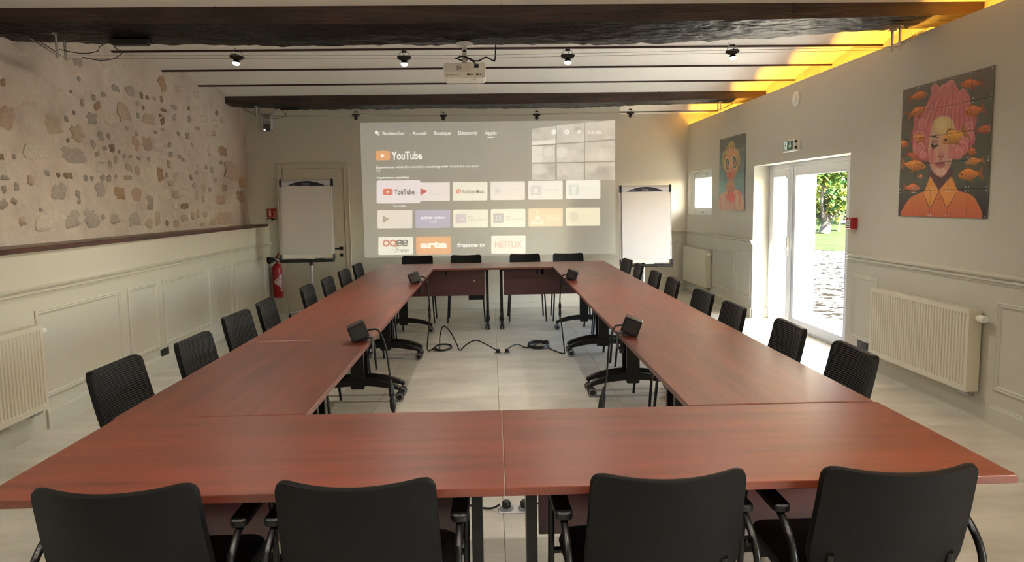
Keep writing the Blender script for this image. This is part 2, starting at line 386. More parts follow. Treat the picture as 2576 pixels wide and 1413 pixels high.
STONES = """5.37,2.59,0.05,0.07,d 4.96,2.37,0.05,0.06,o 5.85,2.55,0.06,0.04,g 7.31,2.75,0.15,0.17,o 6.44,2.57,0.15,0.07,g 6.67,2.58,0.18,0.10,g 6.86,2.57,0.09,0.07,d 6.99,2.57,0.09,0.05,d 7.26,2.59,0.06,0.07,o 6.11,2.37,0.12,0.07,o 5.90,2.37,0.06,0.07,g 6.06,2.43,0.08,0.06,g 6.78,2.48,0.08,0.04,g 6.56,2.38,0.24,0.19,b 6.31,2.29,0.24,0.13,w 6.02,2.25,0.18,0.11,g 5.47,2.14,0.27,0.17,b 5.81,2.10,0.19,0.15,b 5.20,2.23,0.18,0.12,w 4.97,2.13,0.16,0.20,p 7.01,2.36,0.31,0.11,b 7.28,2.38,0.11,0.08,d 7.31,2.49,0.16,0.04,d 7.54,2.55,0.15,0.05,g 7.91,2.59,0.10,0.05,d 8.76,2.64,0.12,0.07,d 7.91,2.47,0.12,0.08,g 8.30,2.52,0.28,0.09,w 8.11,2.39,0.15,0.05,g 7.59,2.28,0.09,0.05,g 7.83,2.28,0.12,0.08,g 6.15,2.12,0.11,0.09,g 6.29,2.13,0.06,0.06,g 6.49,2.12,0.17,0.10,w 6.75,2.12,0.14,0.17,p 6.95,2.12,0.22,0.14,p 7.22,2.13,0.22,0.15,w 7.41,2.15,0.10,0.06,g 7.43,2.05,0.10,0.07,g 6.32,2.03,0.10,0.08,d 6.20,2.02,0.09,0.05,g 6.01,2.04,0.09,0.08,g 6.45,2.01,0.05,0.04,g 6.06,1.96,0.10,0.05,g 5.72,1.92,0.37,0.13,g 5.24,1.92,0.29,0.14,w 6.36,1.93,0.07,0.08,g 6.24,1.88,0.07,0.08,g 6.08,1.85,0.14,0.11,w 6.60,1.87,0.13,0.08,b 6.73,1.85,0.10,0.10,b 6.95,1.83,0.20,0.17,w 7.18,1.83,0.16,0.16,o 7.38,1.95,0.10,0.08,g 6.56,1.78,0.15,0.05,g 6.19,1.76,0.10,0.06,g 6.33,1.78,0.07,0.04,g 5.94,1.75,0.05,0.05,g 5.60,1.76,0.14,0.06,d 5.47,1.76,0.06,0.04,d 5.85,1.75,0.08,0.06,g 7.53,1.83,0.15,0.10,w 7.88,1.83,0.08,0.06,g 8.48,1.94,0.11,0.08,g 8.14,1.96,0.15,0.06,w 8.80,2.04,0.15,0.04,g 9.18,1.97,0.58,0.26,p 8.88,2.19,0.30,0.14,o 8.40,2.16,0.11,0.12,w 4.88,1.64,0.06,0.06,g 5.00,1.66,0.06,0.07,g 4.86,1.54,0.11,0.07,g 4.97,1.56,0.06,0.05,g 5.46,1.63,0.21,0.14,g 5.71,1.62,0.09,0.07,g 6.04,1.66,0.15,0.14,g 6.36,1.63,0.26,0.14,o 6.68,1.63,0.22,0.14,p 6.92,1.58,0.14,0.09,g 7.19,1.63,0.35,0.16,w 7.48,1.63,0.17,0.09,g 7.67,1.63,0.18,0.05,w 7.70,1.72,0.27,0.07,w 7.98,1.62,0.14,0.11,b 8.21,1.73,0.14,0.09,b 8.39,1.70,0.11,0.06,b 8.17,1.59,0.10,0.08,b 8.62,1.58,0.54,0.13,p 8.89,1.73,0.21,0.11,o 9.43,1.62,0.30,0.17,o 9.56,1.82,0.28,0.15,o 6.91,1.51,0.13,0.07,g 7.66,1.51,0.24,0.07,d 7.44,1.52,0.10,0.09,w 6.61,1.41,0.31,0.18,g 6.88,1.35,0.16,0.10,b 7.05,1.39,0.13,0.16,b 6.25,1.41,0.18,0.11,g 5.90,1.42,0.24,0.16,g 5.60,1.42,0.26,0.16,g 5.29,1.40,0.23,0.15,w 7.25,1.34,0.08,0.07,d 7.46,1.33,0.17,0.09,b 7.65,1.39,0.18,0.09,b 7.96,1.43,0.11,0.10,b 8.19,1.41,0.15,0.07,b 7.41,1.43,0.12,0.07,w 7.82,1.40,0.09,0.08,b 8.08,1.30,0.15,0.04,b 8.39,1.32,0.21,0.09,b 8.76,1.35,0.64,0.18,p 9.47,1.42,0.27,0.17,p 5.04,1.42,0.08,0.08,b 6.28,2.76,0.12,0.09,w 5.85,2.68,0.15,0.07,g 5.17,2.62,0.14,0.09,w 6.76,2.20,0.08,0.04,g 7.62,2.04,0.09,0.06,g 7.70,2.01,0.08,0.04,g 7.13,2.25,0.11,0.04,g 7.29,2.29,0.10,0.04,g 6.65,1.98,0.08,0.03,g 6.77,1.97,0.08,0.04,g 6.54,1.98,0.06,0.04,g 6.96,1.97,0.08,0.05,g 5.67,2.21,0.07,0.05,g 5.78,2.27,0.04,0.04,g 5.67,2.04,0.05,0.04,g 5.74,2.43,0.05,0.03,g 6.22,2.48,0.09,0.05,g 7.13,2.58,0.06,0.05,g 8.91,2.58,0.12,0.08,g 8.67,2.51,0.23,0.09,w 8.57,2.38,0.14,0.08,p 8.18,2.77,0.20,0.08,w 7.66,2.76,0.15,0.09,p 7.55,2.90,0.10,0.04,g 5.32,1.77,0.08,0.05,g 5.14,1.71,0.08,0.08,b 4.87,1.86,0.05,0.05,o 5.00,1.87,0.04,0.04,g 8.30,1.96,0.08,0.05,g 8.06,1.89,0.12,0.05,g 7.41,1.75,0.17,0.06,b 7.94,1.74,0.11,0.06,g 8.57,1.82,0.10,0.05,g 7.32,1.83,0.08,0.06,g 6.09,1.76,0.08,0.05,g 6.06,1.43,0.06,0.06,g 5.73,1.56,0.06,0.04,g 5.24,1.50,0.05,0.03,g 4.89,1.72,0.11,0.04,g 8.45,2.11,0.11,0.04,w 7.94,2.19,0.08,0.04,g 6.90,2.46,0.06,0.04,d 6.79,2.37,0.08,0.06,g 7.51,2.44,0.10,0.06,g 7.23,2.43,0.08,0.04,d 6.60,2.23,0.07,0.04,g"""
srn = random.Random(21)
for _ in range(46):   # the stretch of wall nearer than the picture's left edge
    STONES += ' %.2f,%.2f,%.2f,%.2f,%s' % (srn.uniform(-1.5, 4.8), srn.uniform(1.36, 2.75), srn.uniform(.05, .2), srn.uniform(.05, .16), srn.choice('gggbbwwodp'))
for i, s in enumerate(STONES.split()):
    y, z, w_, h_, c = s.split(','); y, z, w_, h_ = float(y), float(z), float(w_), float(h_)
    if z > 2.84 or y > 9.8 or (4.6 < y < 5.6 and z > 2.45): continue
    o = bpy.data.objects.new('stone', blobs[i % 9]); link(o, SW)
    o.material_slots[0].link = 'OBJECT'; o.material_slots[0].material = SM[c]
    o.location = (XS + stone_h(y, z) + .001 - max(0, y-9.63)**3*6, y, z); o.scale = (1, w_*1.02, h_*1.02)
    o.rotation_euler = (random.uniform(-.5, .5) if abs(w_-h_) < .06 else 0, random.uniform(-.05, .05), 0)
# ---- far wall: projection wall, door, recess
m_far = m_wall
FW = tag(B(-3.7, 1.832, YW, YW+.3, 0, 3.06).build('wall_far', m_far), kind='structure')
tag(B(1.532, 1.832, YW+.3, YR, 0, 3.06).build('wall_recess_side', m_far), kind='structure')
RW = tag(B(1.532, 3.7, YR, YR+.2, 0, 3.06).build('wall_recess', m_far), kind='structure')
MB().prism([(YR-a, b) for a, b in rail_prof(1)], 1.832, XR+.01, 'yz').build('chair_rail', m_wains, RW)
MB().prism([(YR-a, b) for a, b in base_prof(1)], 1.832, XR+.01, 'yz').build('baseboard', m_wains, RW)
moulding(RW, m_wains, YR, -1, 1.95, 2.47, .215, .825, axis='y'); moulding(RW, m_wains, YR, -1, 2.56, 3.13, .215, .825, axis='y')
MB().prism([(YW-a, b) for a, b in base_prof(1, .075)], -1.99, 1.832, 'yz').build('baseboard', m_wall, FW)
tag(B(-3.7, 4.0, YB-.3, YB, 0, 3.06).build('wall_back', m_wall), kind='structure')
# inner door
m_doorp = mat('door_paint', C(198, 192, 174), .45)
D1 = tag(empty('door_1', (-2.477, YW, 0)), kind='structure')
o = MB(); fwid = .06
o.box(-.485, -.485+fwid, -.022, 0, 0, 2.075); o.box(.485-fwid, .485, -.022, 0, 0, 2.075); o.box(-.485+fwid, .485-fwid, -.022, 0, 2.015, 2.075)
o.box(-.500, -.485, -.030, 0, 0, 2.09); o.box(.485, .500, -.030, 0, 0, 2.09); o.box(-.485, .485, -.030, 0, 2.075, 2.09)
o.build('door_frame', m_doorp, D1, bevel=.003)
leaf = B(-.42, .42, -.012, 0, .008, 2.008).build('door_leaf', m_doorp, D1, bevel=.002)
o = MB(); o.box(.335, .385, -.020, -.012, .865, .915); o.tube([(.36, -.012, .89), (.36, -.055, .89)], .009); o.box(.25, .37, -.062, -.048, .880, .900)
o.build('door_handle', m_black, leaf, bevel=.002)
B(.338, .382, -.020, -.012, .775, .820).build('key_plate', m_black, leaf, bevel=.002)
for z in (.22, .95, 1.78): MB().lathe([(.008, -.045), (.008, .045)], (-.424, -.024, z), 8).build('hinge', m_doorp, D1)
# ---- right: lining wall with deep door opening and small window; cove with LED strip; old wall above
W = tag(empty('wall_right', (0, 0, 0)), kind='structure')
DY0, DY1, DZ = 6.245, 8.56, 1.902
WY0, WY1, WZ0, WZ1 = 10.19, 11.40, 1.262, 1.945
BY0, BY1, BZ0, BZ1 = -1.9, .1, .35, 2.1                       # a further window behind the camera
o = MB()
for (y0, y1, z0, z1) in ((YB, BY0, 0, 2.62), (BY0, BY1, 0, BZ0), (BY0, BY1, BZ1, 2.62), (BY1, DY0, 0, 2.62), (DY0, DY1, DZ, 2.62), (DY1, WY0, 0, 2.62),
                         (WY0, WY1, 0, WZ0), (WY0, WY1, WZ1, 2.62), (WY1, YR+.02, 0, 2.62)):
    o.box(XR, 3.50, y0, y1, z0, z1)
o.add([(XR, DY0, 0), (3.5, DY0, 0), (3.5, 6.62, 0), (XR, DY0, DZ), (3.5, DY0, DZ), (3.5, 6.62, DZ)], [(0, 2, 1), (3, 4, 5), (0, 3, 5, 2), (1, 2, 5, 4), (0, 1, 4, 3)])
o.build('lining', m_wall, W, fix=False)
B(XR, XR+.03, YB, YR, 2.62, 2.722).build('cove_lip', m_wall, W)
B(XR+.03, XO, YB, YR, 2.55, 2.62).build('cove_shelf', m_wall, W)
m_outer = mat('exterior_render', C(222, 208, 184), .85, bump=.3, bscale=14, bdist=.01, col2=C(205, 186, 158), nscale=3)
o = MB()
OY0, OY1, OZ = 6.30, 8.70, 1.93
for (y0, y1, z0, z1) in ((YB, BY0, -.15, 3.2), (BY0, BY1, -.15, BZ0), (BY0, BY1, BZ1, 3.2), (BY1, OY0, -.15, 3.2), (OY0, OY1, OZ, 3.2), (OY1, WY0-.55, -.15, 3.2),
                         (WY0-.55, WY1+.3, -.15, .9), (WY0-.55, WY1+.3, WZ1+.25, 3.2), (WY1+.3, YR+.6, -.15, 3.2)):
    o.box(3.52 if z1 <= 2.7 or False else 3.52, XE, y0, y1, z0, min(z1, 2.55)) if z0 < 2.55 else None
    if z1 > 2.6: o.box(XO, XE, y0, y1, 2.55, z1)
o.build('masonry', m_outer, W, fix=False)
o = MB()   # rough plaster of the old wall lit by the cove
rows = [[(XO-.012+.014*math.sin(y*3.1+z*5)+.010*math.sin(y*8.3-z*13)+.006*math.sin(19*y), y, z) for z in np.linspace(2.62, 3.06, 7)] for y in np.linspace(YB, YR, 190)]
o.grid(rows); o.build('rough_plaster', mat('rough_plaster', C(226, 205, 170), .9, bump=.6, bscale=16, bdist=.02), W, smooth=60, fix=False)
RS = -1
for (a, b) in ((BY1-2.6, DY0-.02), (DY1, YR)):
    MB().prism([(XR-p, q) for p, q in rail_prof(1)], a, b, 'xz').build('chair_rail', m_wains, W)
for (a, b) in ((YB, 4.35), (5.75, DY0), (DY1, 10.05)):
    MB().prism([(XR-p, q) for p, q in base_prof(1)], a, b, 'xz').build('baseboard', m_wains, W)
MB().prism([(DY1-p, q) for p, q in base_prof(1)], XR, 3.46, 'yz').build('baseboard', m_wains, W)
for (a, b) in ((3.15, 4.33), (5.72, 6.15), (8.61, 9.08), (9.17, 10.06), (1.3, 3.0), (.3, 1.2)):
    moulding(W, m_wains, XR, -1, a, b, .235, .815)
# LED strip lying in the cove
led = thing('led_strip', 'orange LED strip glowing in the cove above the right wall', 'light strip', (XR+.12, 4.4, 2.62))
B(-.02, .02, YB-4.4+.05, YR-4.4-.05, .001, .006).build('strip_profile', m_grey, led)
B(-.012, .012, YB-4.4+.05, YR-4.4-.05, .006, .010).build('diodes', mat('orange_led', C(255, 150, 20), .5, emit=(1, .46, .05, 1), estr=32), led)
# ---- glazed double door
m_glass = bpy.data.materials.new('window_glass'); m_glass.use_nodes = True
n = m_glass.node_tree.nodes; l = m_glass.node_tree.links; n.clear()
out = n.new('ShaderNodeOutputMaterial'); tr = n.new('ShaderNodeBsdfTransparent'); gl = n.new('ShaderNodeBsdfGlossy'); mx = n.new('ShaderNodeMixShader')
tr.inputs[0].default_value = (.97, .98, .98, 1); gl.inputs['Roughness'].default_value = .02; mx.inputs[0].default_value = .04
l.new(tr.outputs[0], mx.inputs[1]); l.new(gl.outputs[0], mx.inputs[2]); l.new(mx.outputs[0], out.inputs[0])
D2 = tag(empty('door_2', (3.50, 7.6, 0)), kind='structure')
def fr(o, y0, y1, z0, z1, t, x0, x1, zb=None):
    zb = zb if zb is not None else t
    o.box(x0, x1, y0, y0+t, z0, z1); o.box(x0, x1, y1-t, y1, z0, z1); o.box(x0, x1, y0+t, y1-t, z1-t, z1); o.box(x0, x1, y0+t, y1-t, z0, z0+zb)
f0, f1 = 6.50-7.6, 8.57-7.6
o = MB(); fr(o, f0, f1, 0, 1.91, .055, -.035, .045, .02); o.build('door_frame', m_pvc, D2, bevel=.004)
def dleaf(y0, y1, name):
    o = MB(); fr(o, y0, y1, .022, 1.856, .092, -.040, .035); lf = o.build(name, m_pvc, D2, bevel=.005)
    o = MB(); fr(o, y0+.09, y1-.09, .112, 1.768, .016, -.046, -.036); o.build('glazing_bead', m_pvc, lf, bevel=.003)
    B(-.006, .006, y0+.088, y1-.088, .110, 1.770).build('glass_pane', m_glass, lf)
    return lf
L1 = dleaf(7.905-7.6, 8.515-7.6, 'door_leaf'); L2 = dleaf(6.555-7.6, 7.902-7.6, 'door_leaf')
y = 7.90-7.6
o = MB(); o.box(-.062, -.040, y-.03, y+.03, .03, 1.85); o.build('meeting_stile', m_pvc, D2, bevel=.006)
o = MB(); o.prism(rrect(y-.005, y+.045, .83, 1.06, .02), -.085, -.062, 'yz'); o.tube([(-.08, y+.02, .93), (-.12, y+.02, .93)], .011); o.tube([(-.12, y+.02, .93), (-.122, y-.09, .928)], .011)
o.build('door_handle', m_white, D2, smooth=30)
o = MB(); o.box(-.085, -.04, y+.03, y+.075, 1.73, 1.83); o.box(-.075, -.04, y+.03, y+.06, 1.56, 1.73); o.build('bolt', m_pvc, D2, bevel=.004)
for z in (.25, .95, 1.6): MB().lathe([(.011, -.05), (.011, .05)], (-.05, 6.56-7.6, z), 8).build('hinge', m_pvc, D2)
tag(B(3.36, 4.2, 6.3, 8.7, -.03, -.003).build('door_sill', mat('sill_stone', C(205, 200, 190), .7)), kind='structure')
# ---- small window
W1 = tag(empty('window_1', (3.375, (WY0+WY1)/2, 0)), kind='structure')
hy = (WY1-WY0)/2
o = MB(); fr(o, -hy, hy-.02, WZ0, WZ1, .05, -.03, .04); o.build('window_frame', m_pvc, W1, bevel=.004)
o = MB(); fr(o, -hy+.05, hy-.07, WZ0+.05, WZ1-.05, .062, -.045, .03); o.build('window_sash', m_pvc, W1, bevel=.005)
B(-.006, .006, -hy+.1, hy-.12, WZ0+.1, WZ1-.1).build('glass_pane', m_glass, W1)
for yy in (.38, -.10): B(-.06, -.03, yy-.03, yy+.03, WZ1-.075, WZ1-.03).build('hinge', m_white, W1, bevel=.004)
B(-.055, -.045, .0, .05, WZ0+.03, WZ0+.05).build('latch', m_grey, W1, bevel=.003)
# window behind the camera
W2 = tag(empty('window_2', (3.42, (BY0+BY1)/2, 0)), kind='structure')
hy = (BY1-BY0)/2
o = MB(); fr(o, -hy, hy, BZ0, BZ1, .06, -.03, .04); o.box(-.03, .04, -.04, .04, BZ0+.06, BZ1-.06); o.build('window_frame', m_pvc, W2, bevel=.004)
B(-.004, .004, -hy+.05, hy-.05, BZ0+.05, BZ1-.05).build('glass_pane', m_glass, W2)
# ================================================================== FURNITURE
# ---- flip-top conference tables (local x = length 1.4, local y = depth .7, +y is the side of the modesty panel)
m_wheel = mat('castor_tyre', C(28, 28, 30), .4); m_rim = mat('castor_rim', C(150, 152, 155), .35)
def castor(parent, x, y):
    o = MB()
    for s in (-1, 1):
        o.lathe([(.0, -.009), (.030, -.009), (.034, -.005), (.034, .005), (.030, .009), (.0, .009)], (x+s*.014, y, .034), 18, 'x')
    for s in (-1, 1): o.lathe([(.0, -.0015), (.0215, -.0015), (.0215, .0015), (.0, .0015)], (x+s*.0258, y, .034), 16, 'x')
    c = o.build('castor', m_wheel, parent, smooth=35)
    for s in (-1, 1):
        MB().lathe([(.023, -.0015), (.030, -.0015), (.030, .0015), (.023, .0015)], (x+s*.0235, y, .034), 18, 'x').build('castor_rim', m_rim, c, smooth=35)
    o = MB(); o.box(x-.004, x+.004, y-.02, y+.02, .03, .068); o.tube([(x, y, .05), (x, y, .095)], .008); o.build('castor_fork', m_blackm, c)
def make_table(panel):
    t = empty('conference_table')
    top = B(-.7, .7, -.35, .35, .716, .740).build('tabletop', m_table, t, bevel=.0025, seg=2)
    o = MB(); o.box(-.60, .60, -.03, .03, .672, .706)
    o.tube([(-.62, .15, .70), (.62, .15, .70)], .012); o.build('crossbar', m_blackm, t, bevel=.003)
    for s in (-1, 1):
        x = s*.615
        o = MB(); o.prism(rrect(-.05, .05, .10, .70, .012, 3), x-.017, x+.017, 'yz')
        lg = o.build('leg', m_blackm, t, smooth=30)
        # arched foot
        n = 18; a = []; b = []
        for k in range(n+1):
            yy = -.335+.67*k/n; q = 1-(yy/.335)**2
            a.append((yy, .105+.075*q**.8)); b.append((yy, .080+.045*q))
        poly = a + list(reversed(b))
        MB().prism(poly, x-.020, x+.020, 'yz').build('foot', m_blackm, lg, bevel=.006, smooth=35)
        o = MB(); o.prism([(-.22, .70), (.22, .70), (.22, .715), (-.22, .715)], x-.03, x+.03, 'yz'); o.tube([(x, .10, .66), (x, .05, .60)], .008)
        o.build('hinge_plate', m_blackm, lg)
        for yy in (-.315, .315): castor(t, x, yy)
    if panel:
        p = B(-.585, .585, .095, .113, .385, .692).build('modesty_panel', m_panel, t, bevel=.002)
        o = MB()
        for xx in (-.12, .12, -.05 if False else .12): o.prism(rrect(xx-.012, xx+.012, .63, .70, .011, 4), .112, .122, 'xz')
        o.prism(rrect(.10, .124, .63, .70, .011, 4), .112, .122, 'xz'); o.prism(rrect(.17, .194, .63, .70, .011, 4), .112, .122, 'xz')
        o.tube([(-.58, .118, .695), (.58, .118, .695)], .007)
        o.build('panel_bracket', m_black, p)
        MB().lathe([(.008, 0), (.008, .004)], (-.46, .113, .565), 10, 'y').build('panel_button', m_white, p)
    return t
tp = make_table(True); tn = make_table(False)
XC = .026
def place_table(src, first, x, y, rz, label):
    t = src if first else copy_tree(src)
    t.location = (x, y, 0); t.rotation_euler = (0, 0, rz)
    tag(t, label, 'table', 'cherry conference tables set in a rectangle')
YF = 1.791
place_table(tp, True, XC-.701, YF+.35, -.004, 'front left conference table, its top nearest the camera on the left')
place_table(tp, False, XC+.701, YF+.345, -.004, 'front right conference table, its top nearest the camera on the right')
place_table(tp, False, XC-.701, YF+.71+5.6+.352, PI, 'left one of the two far tables with hanging modesty panels')
place_table(tp, False, XC+.701, YF+.71+5.6+.352, PI, 'right one of the two far tables with hanging modesty panels')
ORD = ['first', 'second', 'third', 'fourth']
for k in range(4):
    yc = YF+.706+.7+1.4*k
    place_table(tn, k == 0, -.687-.35, yc, PI/2, '%s table of the left row counted from the camera' % ORD[k])
    place_table(tn, False, .722+.35, yc, -PI/2, '%s table of the right row counted from the camera' % ORD[k])
# ---- chairs (local: sitter faces +y, back at -y)
def backrest_pts(scale, off, curve):
    rows = []; nz, nx = 14, 12
    z0, z1 = .475, .817; w0 = .200; r = .034
    for i in range(nz+1):
        f = i/nz; f = 1-(1-f)**1.6
        zz = z0+(z1-z0)*f
        w_ = w0 + .010*(1-f)
        if zz > z1-r: d = zz-(z1-r); w_ = w_ - r + math.sqrt(max(0, r*r-d*d))
        if zz < z0+.09: w_ -= .045*((z0+.09-zz)/.09)**2
        zc = (z0+z1)/2
        row = []
        for j in range(nx+1):
            s = -1+2*j/nx; x = w_*s
            y = -.175 - .085*(f**1.25) - .012*math.sin(f*PI) + curve*(x/w0)**2
            zz2 = zz + .012*(x/w0)**2*f
            row.append(Vector((x*scale, y+off, zc+(zz2-zc)*scale)))
        rows.append(row)
    return rows
def shell(front_mat, back_mat, parent, cv):
    th = .026
    A = backrest_pts(.985, 0.0, cv); M_ = backrest_pts(1.0, -th/2, cv); Bk = backrest_pts(.985, -th, cv)
    def ring(R): return [R[0][j] for j in range(len(R[0]))] + [R[i][-1] for i in range(1, len(R))] + [R[-1][j] for j in range(len(R[0])-2, -1, -1)] + [R[i][0] for i in range(len(R)-2, 0, -1)]
    o = MB(); o.grid(A); p = o.build('backrest', front_mat, parent, smooth=60, fix=False)
    o = MB(); o.grid([list(reversed(r)) for r in Bk])
    ra, rm, rb = ring(A), ring(M_), ring(Bk); n = len(ra)
    o.add(ra+rm+rb, [(i, i+n, (i+1) % n+n, (i+1) % n) for i in range(n)] + [(i+n, i+2*n, (i+1) % n+2*n, (i+1) % n+n) for i in range(n)])
    o.build('back_shell', back_mat, p, smooth=60, fix=True)
def make_chair(arms):
    t = empty('conference_armchair' if arms else 'conference_chair')
    shell(m_rib, m_shell, t, .050 if arms else .026)
    # seat cushion
    o = MB(); rows = []
    pl = rrect(-.225, .225, -.185, .235, .06, 5)
    prof = ((.0, .432), (1.0, .432), (1.02, .445), (.99, .464), (.90, .470), (.4, .466))
    vs = []; fs = []; n = len(pl)
    for s, z in prof: vs += [(x*max(s, .001), y*max(s, .001)+.0, z-.012*(y/.235 > .6)*0) for x, y in pl]
    for k in range(len(prof)-1): fs += [(k*n+i, k*n+(i+1) % n, (k+1)*n+(i+1) % n, (k+1)*n+i) for i in range(n)]
    fs.append(tuple((len(prof)-1)*n+i for i in range(n)))
    o.add(vs, fs); o.build('seat', m_fab, t, smooth=50)
    r = .0105
    for s in (-1, 1):
        MB().tube(catmull([(s*.17, -.17, .43), (s*.165, -.178, .48), (s*.16, -.186, .53), (s*.158, -.193, .57)], 5), .010).build('back_support', m_blackm, t, smooth=50)
        if arms:
            MB().tube(catmull([(s*.250, .225, 0), (s*.250, .215, .30), (s*.250, .19, .56), (s*.250, .165, .625), (s*.250, .12, .645)], 6), r).build('leg', m_blackm, t, smooth=50)
            MB().tube(catmull([(s*.252, -.225, 0), (s*.250, -.205, .30), (s*.250, -.195, .50), (s*.250, -.175, .575), (s*.250, -.12, .625), (s*.250, -.06, .645)], 6), r).build('leg', m_blackm, t, smooth=50)
            o = MB(); o.prism(rrect(s*.250-.024, s*.250+.024, -.11, .16, .018, 4), .645, .668, 'xy'); o.build('armrest', m_black, t, bevel=.004, smooth=40)
        else:
            MB().tube([(s*.235, .225, 0), (s*.212, .19, .425)], r).build('leg', m_blackm, t, smooth=50)
            MB().tube([(s*.235, -.225, 0), (s*.212, -.18, .425)], r).build('leg', m_blackm, t, smooth=50)
    o = MB(); e = .245 if arms else .215
    o.tube([(-e, .17, .42), (e, .17, .42)], .010); o.tube([(-e, -.17, .42), (e, -.17, .42)], .010)
    for s in (-1, 1): o.tube([(s*.19, -.20, .42), (s*.19, .19, .42)], .010)
    o.build('seat_frame', m_blackm, t, smooth=50)
    return t
ca = make_chair(True); cs = make_chair(False)
def put_chair(src, first, x, y, rz, label, group):
    t = src if first else copy_tree(src)
    t.location = (x, y, 0); t.rotation_euler = (0, 0, rz); tag(t, label, 'chair', group)
for i, (x, rz) in enumerate(((-.943, .015), (-.348, -.01), (.430, .035), (1.034, -.01))):
    put_chair(ca, i == 0, x, 1.90, rz, ['leftmost', 'second from left', 'third from left', 'rightmost'][i] + ' black armchair of the front row, back to the camera', 'armchairs at the front tables')
O8 = ['nearest', 'second', 'third', 'fourth', 'fifth', 'sixth', 'seventh', 'farthest']
LY = [3.04, 3.625, 4.41, 5.02, 5.88, 6.48, 7.23, 7.94]; LX = [-1.675, -1.58, -1.645, -1.65, -1.58, -1.55, -1.555, -1.55]
RY = [3.04, 3.68, 4.40, 5.05, 5.90, 6.52, 7.31, 7.98]; RX = [1.64, 1.625, 1.575, 1.58, 1.575, 1.57, 1.58, 1.59]
rnd = random.Random(4)
for k in range(8):
    put_chair(cs, k == 0, LX[k]+.255, LY[k], -PI/2+rnd.uniform(-.06, .06), 'black armless chair on the left row, %s from the camera' % O8[k], 'armless chairs along the tables')
    put_chair(cs, False, RX[k]-.255, RY[k], PI/2+rnd.uniform(-.06, .06), 'black armless chair on the right row, %s from the camera' % O8[k], 'armless chairs along the tables')
for i, x in enumerate((-.968, -.332, .442, 1.005)):
    put_chair(cs, False, x, 8.85, PI+rnd.uniform(-.03, .03), 'black armless chair behind the far tables, %s' % ['leftmost', 'second from left', 'third from left', 'rightmost'][i], 'armless chairs along the tables')
# ---- clamp-on power boxes with leads
def power_box(x, y, s, label):
    t = thing('power_box', label, 'power box', (x, y, .740))
    Mx = Matrix.Translation((0, 0, 0)) @ Matrix.Rotation(s*.25, 4, 'Z') @ Matrix.Rotation(s*-.35, 4, 'Y')
    MB().box(-.05, .05, -.05, .05, .018, .105, Mx).build('housing', m_black, t, bevel=.004)
    MB().box(-.038, .038, -.0515, -.050, .030, .093, Mx).build('cover_plate', mat('satin_black', C(46, 46, 48), .3), t)
    o = MB(); o.box(-.03, .03, -.02, .02, .001, .022)
    xe = s*.055
    o.box(min(xe, xe+s*.006), max(xe, xe+s*.006), -.022, .022, -.075, .022); o.box(min(0, xe), max(0, xe), -.02, .02, .012, .022); o.box(min(s*.02, xe), max(s*.02, xe), -.02, .02, -.075, -.068)
    o.tube([(s*.038, 0, -.068), (s*.038, 0, -.035)], .006); o.tube([(s*.038, 0, -.10), (s*.038, 0, -.068)], .012, 8)
    o.build('clamp', mat('clamp_steel', C(70, 70, 74), .4, metal=.7), t, bevel=.001)
    return t
power_box(-.735, 3.855, 1, 'black clamp-on power box on the left row, nearer the camera')
power_box(-.728, 6.66, 1, 'black clamp-on power box on the left row, near the far tables')
power_box(.765, 3.855, -1, 'black clamp-on power box on the right row, nearer the camera')
power_box(.758, 6.66, -1, 'black clamp-on power box on the right row, near the far tables')
m_cable = mat('black_cable', C(16, 16, 17), .4)
def cable(name, pts, r, label, cat='cable', m=None, inline=None, n=8):
    t = thing(name, label, cat, pts[-1]); v = Vector(pts[-1])
    path = [p-v for p in catmull(pts, n)]
    MB().tube(path, r, 7).build('lead', m or m_cable, t, smooth=60)
    if inline:
        a, b, rr = inline; a = Vector(a)-v; b = Vector(b)-v; d = (b-a)
        MB().tube([a, a+d*.12, a+d*.2, a+d*.42, a+d*.5, a+d*.58, a+d*.8, a+d*.88, b], [rr*.5, rr*.6, rr, rr, rr*.7, rr, rr, rr*.6, rr*.5], 8).build('inline_connector', m_black, t, smooth=40)
    return t
cable('power_lead', [(-.70, 3.85, .80), (-.64, 3.84, .80), (-.60, 3.83, .70), (-.575, 3.81, .50), (-.56, 3.79, .30), (-.535, 3.74, .06), (-.45, 3.62, .008), (-.25, 3.40, .008), (-.05, 3.275, .008), (.02, 3.27, .028)], .0055,
      'black lead from the near left power box to the near floor socket', inline=((-.577, 3.812, .52), (-.562, 3.792, .33), .017))
cable('power_lead', [(.73, 3.85, .80), (.685, 3.84, .79), (.655, 3.83, .70), (.635, 3.81, .52), (.60, 3.77, .34), (.53, 3.66, .06), (.42, 3.52, .008), (.28, 3.33, .008), (.165, 3.275, .028)], .0055,
      'black lead from the near right power box to the near floor socket', inline=((.622, 3.80, .46), (.565, 3.715, .19), .019))
coil = [(-.52+.085*math.cos(a)*(1+.06*math.sin(2.3*a)), 7.10+.15*math.sin(a)*(1+.05*math.cos(1.7*a)), .008+.004*(a/6.28)) for a in np.linspace(PI, PI+6.28*3.2, 26)]
cable('power_lead', [(-.70, 6.66, .80), (-.645, 6.66, .79), (-.62, 6.66, .70), (-.61, 6.67, .45), (-.64, 6.75, .20), (-.66, 6.90, .03)] + coil + [(-.56, 7.22, .10), (-.52, 7.18, .22), (-.44, 7.08, .18), (-.37, 7.0, .06), (-.34, 6.97, .008), (-.27, 6.95, .07), (-.17, 6.90, .12), (-.05, 6.83, .08), (.03, 6.81, .035)], .0065,
      'black lead looping on the floor from the far left power box', inline=((-.612, 6.665, .53), (-.612, 6.68, .36), .013), n=5)
